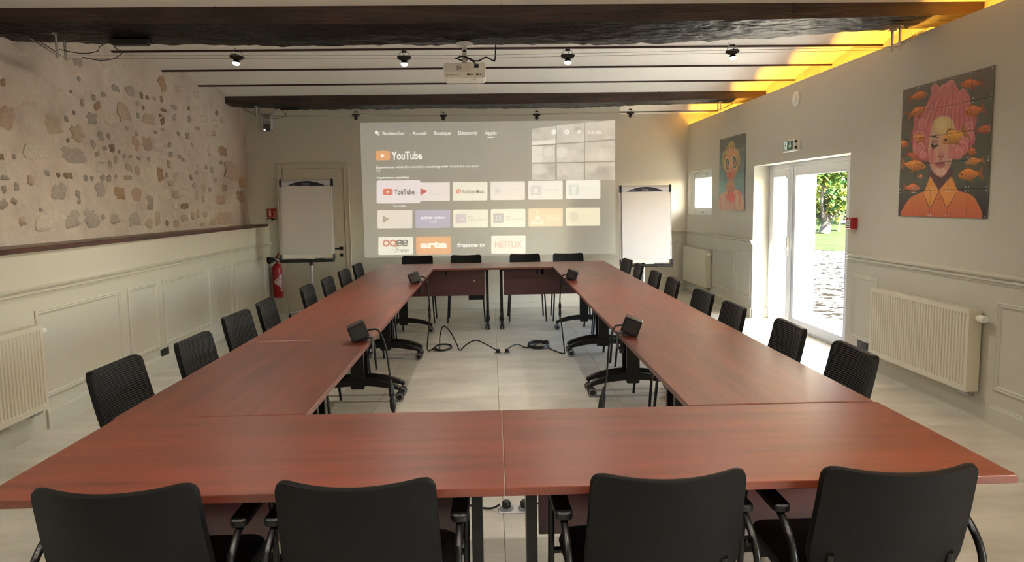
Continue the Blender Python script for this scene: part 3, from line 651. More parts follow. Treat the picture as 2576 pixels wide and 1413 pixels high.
coil = [(.47+.105*math.cos(a)*(1+.05*math.sin(2.3*a)), 7.10+.16*math.sin(a), .008+.007*(a/6.28)) for a in np.linspace(-.5, -.5+6.28*4.2, 34)]
cable('power_lead', [(.725, 6.66, .80), (.68, 6.66, .78), (.665, 6.66, .68), (.655, 6.67, .45), (.68, 6.70, .25), (.70, 6.70, .04), (.69, 6.72, .008), (.63, 6.82, .008)] + coil + [(.35, 7.03, .01), (.26, 6.99, .05), (.19, 6.90, .055), (.145, 6.82, .035)], .0065,
      'black lead coiled on the floor from the far right power box', inline=((.657, 6.667, .54), (.657, 6.675, .36), .013), n=5)
def floor_box(x, y, label):
    t = thing('floor_socket', label, 'floor socket', (x, y, 0))
    B(-.085, .085, -.045, .045, 0, .006).build('cover_plate', m_silver, t, bevel=.002)
    for s in (-1, 1):
        p = MB().lathe([(.034, .006), (.034, .010), (.028, .012)], (s*.045, 0, 0), 20).build('socket_ring', m_grey, t, smooth=40)
        MB().lathe([(.019, .011), (.022, .02), (.022, .038), (.016, .046)], (s*.045, 0, 0), 14).build('plug', m_black, p, smooth=40)
floor_box(.092, 6.81, 'steel floor socket plate in the middle of the open floor')
floor_box(.096, 3.27, 'steel floor socket plate under the front tables')
# ---- radiators (local x = length, local -y = room side)
def radiator(name, L, ribs, head, label, loc, rz, pipe):
    t = thing(name, label, 'radiator', loc, rz); z0, z1 = .185, .745; d = .098
    B(-L/2, L/2, -d+.012, -.018, z0+.004, z1-.004).build('body', m_rad, t, bevel=.004)
    o = MB()
    if ribs:
        prof = [(-L/2, -d)]; p = L/ribs; x = -L/2+.018
        n = ribs; p = (L-.036)/n
        for k in range(n):
            prof += [(x+p*.12, -d), (x+p*.24, -d+.007), (x+p*.62, -d+.007), (x+p*.74, -d)]; x += p
        prof += [(L/2, -d)]
        rows = [[(a, b if .02 < q < .98 else -d, z0+(z1-z0)*q) for a, b in prof] for q in (0, .055, .075, .925, .945, 1)]
        for i in (1, 4): rows[i] = [(a, -d, rows[i][0][2]) for a, b in prof]
        o.grid(rows); o.add([(-L/2, -d, z0), (L/2, -d, z0), (L/2, -d+.014, z0), (-L/2, -d+.014, z0), (-L/2, -d, z1), (L/2, -d, z1), (L/2, -d+.014, z1), (-L/2, -d+.014, z1)], [(0, 1, 2, 3), (4, 7, 6, 5), (0, 3, 7, 4), (1, 5, 6, 2)])
        o.build('front_panel', m_rad, t, smooth=20, fix=False)
    else:
        o.box(-L/2, L/2, -d-.002, -d+.013, z0, z1); o.build('front_panel', m_rad, t, bevel=.004)
    o = MB()
    for k in range(int(L/.03)): o.box(-L/2+.02+k*.03, -L/2+.035+k*.03, -d+.022, -.024, z1-.006, z1-.001)
    o.build('top_grille', m_rad, t)
    for s in (-1, 1): B(min(s*(L/2+.003), s*(L/2-.003)), max(s*(L/2+.003), s*(L/2-.003)), -d+.002, -.012, z0+.002, z1-.002).build('side_panel', m_rad, t, bevel=.002)
    MB().lathe([(.013, 0), (.013, .02), (.023, .026), (.026, .06), (.022, .085), (.010, .09)], (head*(L/2), -.05, z1-.055), 14, 'x' ).build('thermostat_head', m_white, t, smooth=40) if head > 0 else \
        MB().lathe([(.010, -.09), (.022, -.085), (.026, -.06), (.023, -.026), (.013, -.02), (.013, 0)], (head*(L/2), -.05, z1-.055), 14, 'x').build('thermostat_head', m_white, t, smooth=40)
    o = MB(); xx = pipe*(L/2-.05)
    for k in (0, .05): o.tube([(xx-pipe*k, -.055, z0+.01), (xx-pipe*k, -.055, z0-.03), (xx-pipe*k, -.012, z0-.035)], .009)
    o.tube([(xx-pipe*.07, -.055, z0-.022), (xx+pipe*.035, -.055, z0-.022)], .012); o.build('valve_pipes', m_chrome, t, smooth=40)
    for s in (-1, 1): B(s*L*.35-.015, s*L*.35+.015, -.02, 0, z0+.06, z1-.06).build('wall_bracket', m_rad, t)
    return t
m_rad = mat('radiator_enamel', C(222, 216, 198), .35)
radiator('radiator', 1.20, 36, 1, 'ribbed cream radiator under the fish portrait on the right wall', (XR, 5.06, 0), -PI/2, 1)
radiator('radiator', 1.20, 36, 1, 'ribbed cream radiator at the left edge of the picture', (XL+.012, 4.0, 0), PI/2, 1)
radiator('radiator', 1.17, 0, 1, 'flat white radiator in the far right corner below the small window', (XR, 10.75, 0), -PI/2, 1)
# ---- flip charts
def flipchart(x, y, rz, top, label, caster_rot):
    t = thing('flip_chart', label, 'flip chart', (x, y, 0), rz)
    H = 1.03; tilt = .10; piv = top
    Mx = Matrix.Translation((0, 0, top)) @ Matrix.Rotation(-tilt, 4, 'X')
    def bx(x0, x1, y0, y1, z0, z1): return MB().box(x0, x1, y0, y1, z0, z1, Mx)
    bx(-.335, .335, .004, .022, -H, -.02).build('board', m_white, t, bevel=.003)
    bx(-.315, .315, -.012, .003, -H+.09, -.055).build('paper_pad', m_paper, t, bevel=.002)
    for k in range(2): bx(-.312, .312, -.016-.002*k, -.013-.002*k, -H+.055+.018*k, -.06).build('paper_sheet', m_paper, t)
    pb = [Mx @ Vector((0, -.012, -.035))]
    prof = [(-.012, -.085), (-.032, -.07), (-.040, -.045), (-.036, -.015), (-.018, .002), (.008, .004), (.008, -.085)]
    o = MB(); n = len(prof)
    vs = [Mx @ Vector((xx, a, b)) for xx in (-.315, .315) for a, b in prof]
    o.add(vs, [tuple(range(n)), tuple(range(2*n-1, n-1, -1))] + [(i, (i+1) % n, (i+1) % n+n, i+n) for i in range(n)]); o.build('clamp_bar', m_silver, t, smooth=50)
    o = MB(); fz = [p[1] for p in prof[:5]]; fy = [p[0] for p in prof[:5]]
    rows = []
    for k in range(21):
        a = k/20; xx = -.24+.48*a; zt_ = -.080+.060*math.sin(PI*a)**.8
        rows.append([Mx @ Vector((xx, float(np.interp(zz, fz, fy))-.0018, zz)) for zz in np.linspace(-.083, zt_, 5)])
    o.grid(rows)
    nb = o.build('name_arch', m_navy, t, fix=False)
    def tri(a, b): return Mx @ Vector((a, -.0450, b))
    o = MB()
    for (xa, xb, za, zb) in ((-.045, -.040, -.060, -.042), (-.033, -.020, -.060, -.056), (-.033, -.020, -.046, -.042), (-.022, -.018, -.056, -.046), (-.038, -.033, -.058, -.044)):
        o.add([tri(xa, za), tri(xb, za), tri(xb, zb), tri(xa, zb)], [(0, 1, 2, 3)])
    for k in range(6): o.add([tri(-.012+k*.009, -.058), tri(-.006+k*.009, -.058), tri(-.006+k*.009, -.047), tri(-.012+k*.009, -.047)], [(0, 1, 2, 3)])
    o.build('emblem_print', m_grey, nb, fix=False)
    for s in (-1, 1): bx(min(s*.315, s*.345), max(s*.315, s*.345), -.042, .014, -.09, .008).build('end_cap', m_navy, t, bevel=.008)
    for s in (-1, 1): bx(s*.338-.008, s*.338+.008, .0, .018, -H, -.08).build('side_rail', m_silver, t)
    tr_ = bx(-.345, .345, -.085, .02, -H-.055, -H-.015).build('pen_tray', m_black, t, bevel=.008)
    for (a, b, c) in ((-.02, .09, m_white), (.10, .22, m_grey)): MB().tube([Mx @ Vector((a, -.07, -H-.008)), Mx @ Vector((b, -.068, -H-.008))], .008).build('marker_pen', c, tr_, smooth=40)
    for s in (-1, 1): bx(s*.34-.012, s*.34+.012, -.03, .02, -H-.02, -H+.05).build('corner_clip', m_navy, t, bevel=.004)
    zt = top-.55
    MB().tube([(0, .075, .09), (0, .10, zt)], .021, 12).build('pole', m_silver, t, smooth=40)
    MB().tube([(0, .083, zt*.55-.01), (0, .087, zt*.55+.06)], .029, 12).build('height_collar', m_black, t, smooth=40)
    B(-.06, .06, .04, .12, zt-.06, zt+.16).build('pole_head', m_grey, t, bevel=.006)
    c = MB().lathe([(.05, .06), (.05, .085), (.03, .10), (.03, .13)], (0, .075, 0), 16).build('base_hub', m_black, t, smooth=40)
    for k in range(5):
        a = caster_rot + 2*PI*k/5; ex, ey = .30*math.cos(a), .075+.30*math.sin(a)
        ft = MB().tube([(.03*math.cos(a), .075+.03*math.sin(a), .085), (ex, ey, .07)], [.020, .014], 8).build('base_leg', m_silver, t, smooth=40)
        o = MB(); o.lathe([(.0, -.012), (.022, -.012), (.025, -.006), (.025, .006), (.022, .012), (0, .012)], (ex, ey, .025), 12, 'x'); o.tube([(ex, ey, .03), (ex, ey, .07)], .007); o.build('base_castor', m_black, ft, smooth=40)
    return t
def text_mesh(s, box, m, parent, fn, bold=0.0, keep=False, name='lettering', shear=0.0):
    cu = bpy.data.curves.new('tmp', 'FONT'); cu.body = s; cu.offset = bold; cu.resolution_u = 3; cu.shear = shear
    ob = bpy.data.objects.new('tmp', cu); COL.objects.link(ob)
    dg = bpy.context.evaluated_depsgraph_get(); me0 = bpy.data.meshes.new_from_object(ob.evaluated_get(dg))
    co = np.array([v.co[:2] for v in me0.vertices]); lo = co.min(0); hi = co.max(0)
    x0, x1, z0, z1 = box
    sx = (x1-x0)/(hi[0]-lo[0]); sz = (z1-z0)/(hi[1]-lo[1])
    vs = [tuple(fn(x0+(c[0]-lo[0])*sx, z0+(c[1]-lo[1])*sz)) for c in co]
    fs = [tuple(p.vertices) for p in me0.polygons]
    bpy.data.objects.remove(ob); bpy.data.curves.remove(cu); bpy.data.meshes.remove(me0)
    me = bpy.data.meshes.new(name); me.from_pydata(vs, [], fs); me.materials.append(m)
    return link(bpy.data.objects.new(name, me), parent)
flipchart(-2.415, 9.26, .05, 1.835, 'flip chart with blank pad in front of the closed door', .8)
flipchart(2.06, 9.25, -.04, 1.695, 'flip chart with blank pad beside the sunlit recess', .3)
# ================================================================== PICTURES ON THE RIGHT WALL
def homog(src, dst):
    A = []
    for (x, y), (u, v) in zip(src, dst):
        A.append([x, y, 1, 0, 0, 0, -u*x, -u*y, -u]); A.append([0, 0, 0, x, y, 1, -v*x, -v*y, -v])
    _, _, Vt = np.linalg.svd(np.array(A, float)); return Vt[-1].reshape(3, 3)
class Painter:
    def __init__(self, n, corners):
        self.n = n; g = (np.arange(n)+.5)/n; self.U, self.V = np.meshgrid(g, g)    # V upwards
        self.H = homog(corners, [(0, 1), (1, 1), (1, 0), (0, 0)])
        self.img = np.zeros((n, n, 3))
    def P(self, pts):
        q = np.array([(x, y, 1.0) for x, y in pts]) @ self.H.T; return q[:, :2]/q[:, 2:]
    def inside(self, poly):
        m = np.zeros(self.U.shape, bool); x0, y0 = poly[-1]
        for x1, y1 in poly:
            c = ((y1 > self.V) != (y0 > self.V)) & (self.U < (x0-x1)*(self.V-y1)/(y0-y1+1e-12)+x1)
            m ^= c; x0, y0 = x1, y1
        return m
    def fill(self, pts, col, smooth=True, col2=None, ang=-90, a=1.0):
        if smooth: pts = [(p.x, p.y) for p in catmull([(x, y, 0) for x, y in pts], 6, True)]
        p = self.P(pts); m = self.inside(p)
        if not m.any(): return
        c = np.array(C(*col)[:3])
        if col2:
            d = np.array((math.cos(math.radians(ang)), math.sin(math.radians(ang)))); t = self.U*d[0]+self.V*d[1]
            lo, hi = t[m].min(), t[m].max(); t = ((t-lo)/(hi-lo+1e-9))[m][:, None]; c = c*(1-t)+np.array(C(*col2)[:3])*t
        self.img[m] = self.img[m]*(1-a)+c*a
    def line(self, pts, col, w_, a=1.0):
        P_ = catmull([(x, y, 0) for x, y in pts], 5); L = []; R = []; N = len(P_)
        for i, p in enumerate(P_):
            t = P_[min(i+1, N-1)]-P_[max(i-1, 0)]; nn = Vector((-t.y, t.x, 0)).normalized()*w_*(.35+.65*math.sin(PI*(i+.5)/N))
            L.append((p.x+nn.x, p.y+nn.y)); R.append((p.x-nn.x, p.y-nn.y))
        self.fill(L+R[::-1], col, smooth=False, a=a)
    def ell(self, cx, cy, rx, ry, col, ang=0, col2=None, a=1.0, ga=-90):
        t = math.radians(ang); pts = []
        for k in range(28):
            b = 2*PI*k/28; x, y = rx*math.cos(b), ry*math.sin(b); pts.append((cx+x*math.cos(t)-y*math.sin(t), cy+x*math.sin(t)+y*math.cos(t)))
        self.fill(pts, col, smooth=False, col2=col2, a=a, ang=ga)
def fish(p, cx, cy, L, h, ang, d, col, eye=True):
    t = math.radians(ang)
    def q(x, y): x *= d; return (cx+x*math.cos(t)-y*math.sin(t), cy+x*math.sin(t)+y*math.cos(t))
    dk = tuple(int(c*.72) for c in col); lt = tuple(min(255, int(c*1.16)) for c in col)
    p.fill([q(-L*.34, 0), q(-L*.62, -h*.62), q(-L*.54, -h*.05), q(-L*.62, h*.58)], dk)
    p.fill([q(-.12*L, -.40*h), q(.05*L, -.66*h), q(.2*L, -.40*h)], dk); p.fill([q(-.05*L, .40*h), q(-.12*L, .70*h), q(.12*L, .42*h)], dk)
    p.fill([q(.5*L, .05*h), q(.34*L, -.30*h), q(.05*L, -.48*h), q(-.22*L, -.30*h), q(-.42*L, -.04*h), q(-.22*L, .30*h), (q(.05*L, .46*h)), q(.34*L, .32*h)], lt, col2=dk)
    p.line([q(.22*L, -.34*h), q(.16*L, 0), q(.22*L, .32*h)], dk, max(2, h*.03))
    if eye:
        ex, ey = q(.34*L, -.04*h); r = max(4, h*.085); p.ell(ex, ey, r*1.25, r*1.25, (150, 90, 50)); p.ell(ex, ey, r*.8, r*.8, (35, 25, 25))
def big_portrait(n):
    p = Painter(n, [(113, 272), (852, 75), (792, 1318), (72, 1293)])
    V = p.V[..., None]; top, mid, bot = (np.array(C(*c)[:3]) for c in ((116, 103, 88), (90, 88, 70), (48, 36, 42)))
    p.img = np.where(V > .55, mid+(top-mid)*(V-.55)/.45, np.where(V > .25, mid, bot+(mid-bot)*np.clip((V-.05)/.25, 0, 1)))
    for k in range(7): p.line([(130+90*k, 262-22*k), (200+90*k, 250-20*k), (270+90*k, 285-25*k)], (150, 118, 98), 3, .5)
    F = (222, 124, 58)
    fish(p, 240, 318, 150, 66, -16, 1, F); fish(p, 670, 222, 175, 74, -3, -1, (216, 118, 54))
    fish(p, 215, 808, 150, 70, 20, 1, (190, 92, 48), False); fish(p, 668, 770, 90, 62, 5, 1, (206, 112, 66))
    hair = [(330, 335), (365, 270), (430, 238), (505, 192), (550, 240), (580, 290), (650, 312), (668, 385), (702, 430), (712, 520), (692, 600), (702, 670), (668, 730), (620, 790), (540, 828), (330, 852), (245, 826), (196, 745), (186, 655), (200, 560), (206, 490), (262, 432), (300, 400)]
    p.fill(hair, (214, 122, 118), col2=(176, 84, 88))
    for i in range(46):
        f = i/45; x0 = 345+300*f; s = (f-.5)
        p.line([(430+90*f, 290+20*math.sin(i)), (x0, 350+12*math.sin(2.3*i)), (280+400*f+14*math.sin(i*1.7), 470+10*math.cos(i)), (225+465*f, 620), (205+470*f+22*math.sin(i), 770-60*abs(s))],
               ((228, 146, 138), (200, 108, 108), (220, 134, 128), (188, 96, 98))[i % 4], 5, .6)
    for (cx, cy, r) in ((375, 265, 34), (505, 225, 30), (270, 545, 36), (245, 650, 40), (240, 740, 46), (275, 800, 30), (650, 560, 30), (630, 660, 40), (590, 740, 50), (560, 790, 40), (450, 255, 30), (600, 300, 34)):
        p.ell(cx, cy, r, r*1.15, (220, 134, 128), a=.8); p.ell(cx+6, cy+7, r*.66, r*.8, (188, 98, 100), a=.75); p.ell(cx+3, cy+2, r*.5, r*.6, (214, 126, 122), a=.8)
        p.line([(cx-r, cy+r*.8), (cx-r*.6, cy-r*.8), (cx+r*.5, cy-r), (cx+r, cy), (cx+r*.4, cy+r*.8)], (232, 156, 148), 3, .8)
    p.fill([(340, 930), (500, 900), (505, 990), (410, 1095), (330, 1010)], (92, 56, 60))
    face = [(368, 512), (420, 482), (488, 490), (528, 545), (540, 640), (532, 745), (508, 850), (478, 925), (436, 976), (392, 966), (350, 920), (326, 835), (318, 745), (332, 650), (346, 565)]
    p.fill(face, (222, 178, 142), col2=(196, 136, 120)); p.ell(440, 560, 78, 72, (224, 194, 128), a=.85); p.ell(425, 545, 46, 46, (232, 208, 146), a=.7)
    p.ell(352, 815, 30, 70, (208, 118, 112), a=.7); p.ell(508, 775, 28, 66, (206, 112, 108), a=.75); p.ell(420, 930, 46, 34, (226, 190, 160), a=.6)
    p.fill([(345, 655), (362, 640), (385, 645), (406, 662), (384, 655), (362, 654)], (66, 42, 48))
    p.ell(372, 690, 30, 20, (176, 128, 116)); p.fill([(340, 702), (370, 716), (402, 708), (392, 728), (368, 736), (348, 722)], (52, 34, 40)); p.line([(346, 725), (356, 742), (372, 744)], (90, 52, 54), 5)
    p.fill([(410, 700), (426, 760), (446, 800), (430, 820), (398, 806), (408, 760)], (206, 146, 128)); p.ell(421, 806, 27, 17, (132, 80, 74)); p.ell(420, 796, 24, 14, (190, 128, 112)); p.ell(421, 832, 12, 14, (176, 112, 104))
    p.fill([(372, 874), (400, 856), (416, 862), (432, 854), (458, 872), (416, 874)], (138, 62, 66)); p.fill([(376, 876), (416, 872), (456, 874), (436, 900), (404, 902)], (182, 96, 92))
    fish(p, 525, 650, 200, 118, -24, -1, (226, 158, 62))
    p.fill([(112, 1306), (128, 1205), (190, 1132), (300, 1080), (338, 990), (402, 1088), (502, 982), (560, 1082), (650, 1112), (712, 1172), (742, 1322), (420, 1330)], (226, 140, 62), col2=(196, 96, 60))
    p.fill([(336, 968), (404, 1088), (336, 1224), (282, 1112)], (232, 152, 72), smooth=False); p.fill([(502, 972), (404, 1088), (470, 1222), (552, 1096)], (230, 148, 70), smooth=False)
    p.line([(404, 1088), (372, 1160), (334, 1226), (306, 1170), (282, 1112)], (140, 66, 44), 4); p.line([(404, 1088), (440, 1160), (470, 1222), (516, 1160), (552, 1096)], (140, 66, 44), 4)
    p.line([(370, 1140), (405, 1158), (440, 1140)], (160, 78, 50), 4); p.line([(404, 1088), (400, 1200), (402, 1320)], (186, 98, 56), 3)
    for (x, y, xx, yy) in ((190, 1140, 150, 1310), (235, 1120, 210, 1310), (640, 1120, 690, 1320), (690, 1160, 720, 1310)): p.line([(x, y), ((x+xx)/2+6, (y+yy)/2), (xx, yy)], (206, 96, 66), 7, .6)
    fish(p, 232, 448, 160, 72, -24, 1, F); fish(p, 688, 440, 160, 96, -14, -1, (224, 128, 60)); fish(p, 775, 592, 130, 66, -6, 1, (212, 108, 60)); fish(p, 240, 660, 112, 70, 8, 1, (224, 134, 66))
    fish(p, 112, 706, 100, 60, 0, 1, F); fish(p, 208, 880, 190, 82, 5, 1, (230, 138, 52)); fish(p, 690, 850, 150, 58, -9, -1, (228, 142, 60)); fish(p, 655, 955, 185, 96, -4, -1, (228, 132, 50))
    fish(p, 256, 972, 44, 34, 10, 1, (214, 140, 70)); fish(p, 188, 1064, 125, 64, 2, 1, (216, 118, 66))
    return p.img
def small_portrait(n):
    p = Painter(n, [(85, 207), (498, 102), (468, 1343), (65, 1337)])
    V = p.V[..., None]; a, b = np.array(C(98, 104, 104)[:3]), np.array(C(110, 168, 168)[:3]); p.img = b+(a-b)*np.clip((V-.1)/.8, 0, 1)
    p.fill([(90, 1345), (88, 1110), (130, 1070), (210, 1010), (320, 1000), (400, 1030), (435, 1070), (450, 1345)], (222, 160, 118))
    for i in range(26):
        x = 95+13.5*i; p.line([(x, 1080+20*math.sin(i)), (x+10*math.sin(2*i), 1200), (x+4, 1340)], ((206, 104, 84), (230, 190, 140), (196, 120, 92), (214, 170, 130))[i % 4], 9, .8)
    p.fill([(205, 900), (310, 890), (330, 1000), (280, 1060), (210, 1050), (190, 990)], (206, 140, 96), col2=(180, 108, 84))
    p.fill([(190, 1090), (250, 1050), (310, 1070), (330, 1120), (280, 1220), (240, 1160), (205, 1200)], (232, 60, 58)); p.ell(400, 1070, 24, 44, (214, 92, 72))
    p.fill([(130, 640), (128, 480), (150, 400), (200, 360), (235, 260), (285, 222), (320, 262), (340, 340), (390, 380), (412, 470), (408, 620), (370, 700), (170, 690)], (198, 170, 108), col2=(150, 116, 78))
    for i in range(16): p.line([(205+8*i, 270+5*abs(i-8)), (190+10*i, 360), (150+17*i, 470), (135+18*i, 600)], ((222, 196, 130), (128, 96, 62), (206, 176, 112))[i % 3], 7, .7)
    p.fill([(215, 420), (270, 350), (335, 390), (370, 480), (368, 690), (330, 800), (295, 870), (225, 870), (195, 790), (165, 690), (180, 520)], (228, 166, 118), col2=(190, 116, 90))
    for (cx, cy, rx, ry) in ((205, 600, 46, 116), (322, 568, 46, 124)):
        p.ell(cx, cy, rx, ry, (232, 216, 168), -3); p.ell(cx+2, cy+2, rx*.74, ry*.82, (72, 92, 94), -3); p.ell(cx+6, cy+22, rx*.4, ry*.35, (206, 130, 92)); p.ell(cx-4, cy-30, rx*.3, ry*.25, (120, 140, 130))
    p.fill([(250, 620), (268, 610), (274, 690), (250, 712), (240, 690)], (222, 150, 108)); p.fill([(236, 770), (262, 738), (278, 760), (276, 800), (252, 818)], (208, 60, 62))
    return p.img
def picture(name, label, y0, y1, z0, z1, img, n, rows_=5, cols_=5):
    t = thing(name, label, 'picture', (XR-.010, (y0+y1)/2, (z0+z1)/2))
    m = vcol_mat('printed_card', .35); N = img.shape[0]
    cw, ch = (y1-y0)/cols_, (z1-z0)/rows_; W_ = (y1-y0)/2; H_ = (z1-z0)/2
    for r in range(rows_):
        for c in range(cols_):
            k = n//cols_; sub = img[r*k:(r+1)*k+1, c*k:(c+1)*k+1]
            sub = img[np.ix_(np.minimum(np.arange(r*k, (r+1)*k+1), N-1), np.minimum(np.arange(c*k, (c+1)*k+1), N-1))]
            a = np.linspace(c*cw+.0012, (c+1)*cw-.0012, k+1); b = np.linspace(r*ch+.0012, (r+1)*ch-.0012, k+1)
            AA, BB = np.meshgrid(a, b)
            front = np.stack([np.full(AA.size, -.0012), (W_-AA).ravel(), (BB-H_).ravel()], 1)
            m1 = k+1; idx = np.arange(m1*m1).reshape(m1, m1)
            q = np.stack([idx[:-1, :-1], idx[:-1, 1:], idx[1:, 1:], idx[1:, :-1]], -1).reshape(-1, 4)
            cor = [idx[0, 0], idx[0, -1], idx[-1, -1], idx[-1, 0]]
            back = front[cor]+np.array([.0024, 0, 0]); vs = np.vstack([front, back]); B0 = len(front)
            fs = [tuple(x) for x in q] + [(B0+3, B0+2, B0+1, B0)]
            ring = [list(idx[0, :]), list(idx[:, -1]), list(idx[-1, ::-1]), list(idx[::-1, 0])]
            for e in range(4): fs.append(tuple([B0+e, B0+(e+1) % 4]+[int(x) for x in ring[e][::-1]]))
            me = bpy.data.meshes.new('picture_card'); me.from_pydata([tuple(x) for x in vs], [], fs)
            at = me.attributes.new('print', 'FLOAT_COLOR', 'POINT'); colr = np.ones((len(vs), 4)); colr[:B0, :3] = sub.reshape(-1, 3); colr[B0:, :3] = .5
            at.data.foreach_set('color', colr.ravel().astype(np.float32)); me.materials.append(m)
            o = bpy.data.objects.new('picture_card', me); link(o, t)
    clip = MB().lathe([(.006, -.004), (.006, .0025)], (0, 0, 0), 10, 'x').mesh('card_clip'); clip.materials.append(m_white)
    big = MB(); d = .014
    for r in range(rows_+1):
        for c in range(cols_+1):
            for sy in (-1, 1):
                for sz in (-1, 1):
                    y = -W_+c*cw+sy*d; z = -H_+r*ch+sz*d
                    if abs(y) < W_ and abs(z) < H_: big.lathe([(.0042, -.0032), (.0042, .0012)], (0, y, z), 7, 'x')
    o = big.build('card_clips', m_white, t); tag(o, kind='stuff')
    return t
picture('card_picture', 'large square portrait of a pink haired woman among orange goldfish', 4.466, 5.460, 1.347, 2.332, big_portrait(260), 260)
picture('card_picture', 'painted portrait with large round goggles and red bow beside the small window', 8.848, 9.838, 1.350, 2.338, small_portrait(140), 140)
# ================================================================== PROJECTED IMAGE
SX0, SX1, SZ0, SZ1 = -1.797, 1.773, .752, 2.632
BASE = (.16, .14, .105)
def em(r, g, b):
    k = 'beam_%d_%d_%d' % (r, g, b)
    e = [max(.0, c-q)*EMIT for c, q in zip(C(r, g, b)[:3], BASE)]
    return mat(k, PAINT, .6, emit=(e[0], e[1], e[2], 1), estr=1.0)
EMIT = .49
def scr(px, py):   # position in the enlarged view of the screen -> wall x, z
    fx = (px-17)/(2233-17); t0 = 128+(114-128)*fx; b0 = 1292+(1275-1292)*fx; v = (py-t0)/(b0-t0)
    lx = 17+(62-17)*v; u = (px-lx)/(2233-lx)
    return SX0+(SX1-SX0)*u, SZ1-(SZ1-SZ0)*v
PJ = thing('projected_screen', 'projected app menu glowing on the far wall behind the tables', 'projection', ((SX0+SX1)/2, YW-.002, SZ0))
pj0 = Vector((((SX0+SX1)/2), YW-.002, SZ0))
def flat(pts, m, parent, d, name, raw=False):
    vs = []
    for p in pts:
        x, z = p if raw else scr(*p); vs.append((x-pj0.x, -d, z-pj0.z))
    me = bpy.data.meshes.new(name); me.from_pydata(vs, [], [tuple(range(len(vs)))[::-1]]); me.materials.append(m)
    return link(bpy.data.objects.new(name, me), parent)
def rr(x0, y0, x1, y1, r): return rrect(x0, x1, y0, y1, r, 4)
bgm = em(152, 147, 134)
flat([(17, 128), (2233, 114), (2233, 1275), (62, 1292)][::-1], bgm, PJ, 0, 'screen_field')
def txt(s, x0, y0, x1, y1, col, parent=None, bold=0.0, d=.0012, shear=0.0):
    ax, az = scr(x0, y1); bx, bz = scr(x1, y0)
    return text_mesh(s, (ax, bx, az, bz), em(*col), parent or PJ, lambda a, b: (a-pj0.x, -d, b-pj0.z), bold=bold, shear=shear)
WH = (244, 241, 232)
txt('Rechercher', 213, 204, 405, 235, WH, bold=.008); txt('Accueil', 469, 203, 588, 235, WH, bold=.008); txt('Boutique', 653, 203, 803, 243, WH, bold=.008)
txt('Découvrir', 868, 201, 1029, 236, WH, bold=.008); txt('Applis', 1096, 203, 1197, 244, WH, bold=.008)
flat(rr(1115, 255, 1176, 261, 2.9), em(*WH), PJ, .001, 'tab_underline')
def disc(cx, cy, r, col, parent=None, d=.001, name='icon_disc', ry=None): return flat([(cx+r*math.cos(2*PI*k/24), cy+(ry or r)*math.sin(2*PI*k/24)) for k in range(24)], em(*col), parent or PJ, d, name)
disc(159, 211, 14, WH); disc(178, 229, 8, WH); disc(181, 213, 4, WH); disc(188, 206, 3, WH)
def play(cx, cy, w_, h_, col, parent, d): return flat([(cx-w_, cy-h_), (cx-w_, cy+h_), (cx+w_, cy)], em(*col), parent, d, 'play_mark')
lg = flat(rr(153, 368, 277, 449, 16), em(226, 168, 122), PJ, .001, 'video_logo'); play(216, 409, 16, 19, WH, lg, .002)
txt('YouTube', 289, 372, 550, 446, (240, 234, 222), bold=.030)
txt("Experience what the world's watching with YouTube on your", 155, 491, 1046, 524, WH, bold=.006); txt('TV', 157, 532, 194, 554, WH, bold=.006)
txt('Applications installées', 160, 587, 444, 611, WH, bold=.02)
TW, TC = (228, 217, 208), (232, 226, 206)
def tile(x0, y0, x1, y1, col, r=10, d=.001): return flat(rr(x0, y0, x1, y1, r), em(*col), PJ, d, 'app_tile')
t = tile(500, 642, 792, 802, (228, 217, 210))
flat([(538, 690), (594, 712), (594, 724), (538, 752)][::-1], em(200, 110, 104), t, .0022, 'film_mark'); txt('Google Play', 612, 698, 748, 722, (208, 198, 190), t, d=.002); txt('Movies & TV', 614, 728, 748, 750, (206, 196, 188), t, d=.002)
t = tile(162, 622, 538, 820, (230, 219, 214), 14, .0016); lg = flat(rr(217, 692, 301, 748, 12), em(218, 132, 112), t, .0024, 'video_logo'); play(259, 720, 12, 13, (236, 226, 218), lg, .003)
txt('YouTube', 313, 696, 487, 746, (120, 116, 110), t, bold=.028, d=.0024)
txt('YouTube', 302, 833, 410, 853, WH, bold=.01)
t = tile(818, 640, 1118, 800, TC); disc(869, 720, 22, (216, 150, 128), t, .002, 'music_mark'); disc(869, 720, 12, (236, 224, 214), t, .0025, 'music_mark'); disc(869, 720, 8, (216, 150, 128), t, .003, 'music_mark'); txt('YouTube Music', 896, 705, 1088, 740, (128, 122, 112), t, bold=.02, d=.002)
t = tile(1145, 638, 1444, 798, (230, 222, 208)); play(1216, 720, 32, 34, (212, 200, 196), t, .002); txt('Google Play', 1266, 696, 1404, 720, (216, 208, 194), t, d=.002); txt('Store', 1268, 728, 1332, 748, (218, 210, 196), t, d=.002)
t = tile(1472, 635, 1772, 797, (232, 226, 212)); i = flat(rr(1493, 675, 1584, 760, 14), em(204, 200, 192), t, .002, 'bell_icon'); flat([(1512, 738), (1524, 720), (1528, 702), (1538, 694), (1548, 702), (1552, 720), (1564, 738)], em(232, 228, 216), i, .003, 'bell_mark'); txt('Notification', 1602, 702, 1740, 726, (196, 190, 178), t, d=.002)
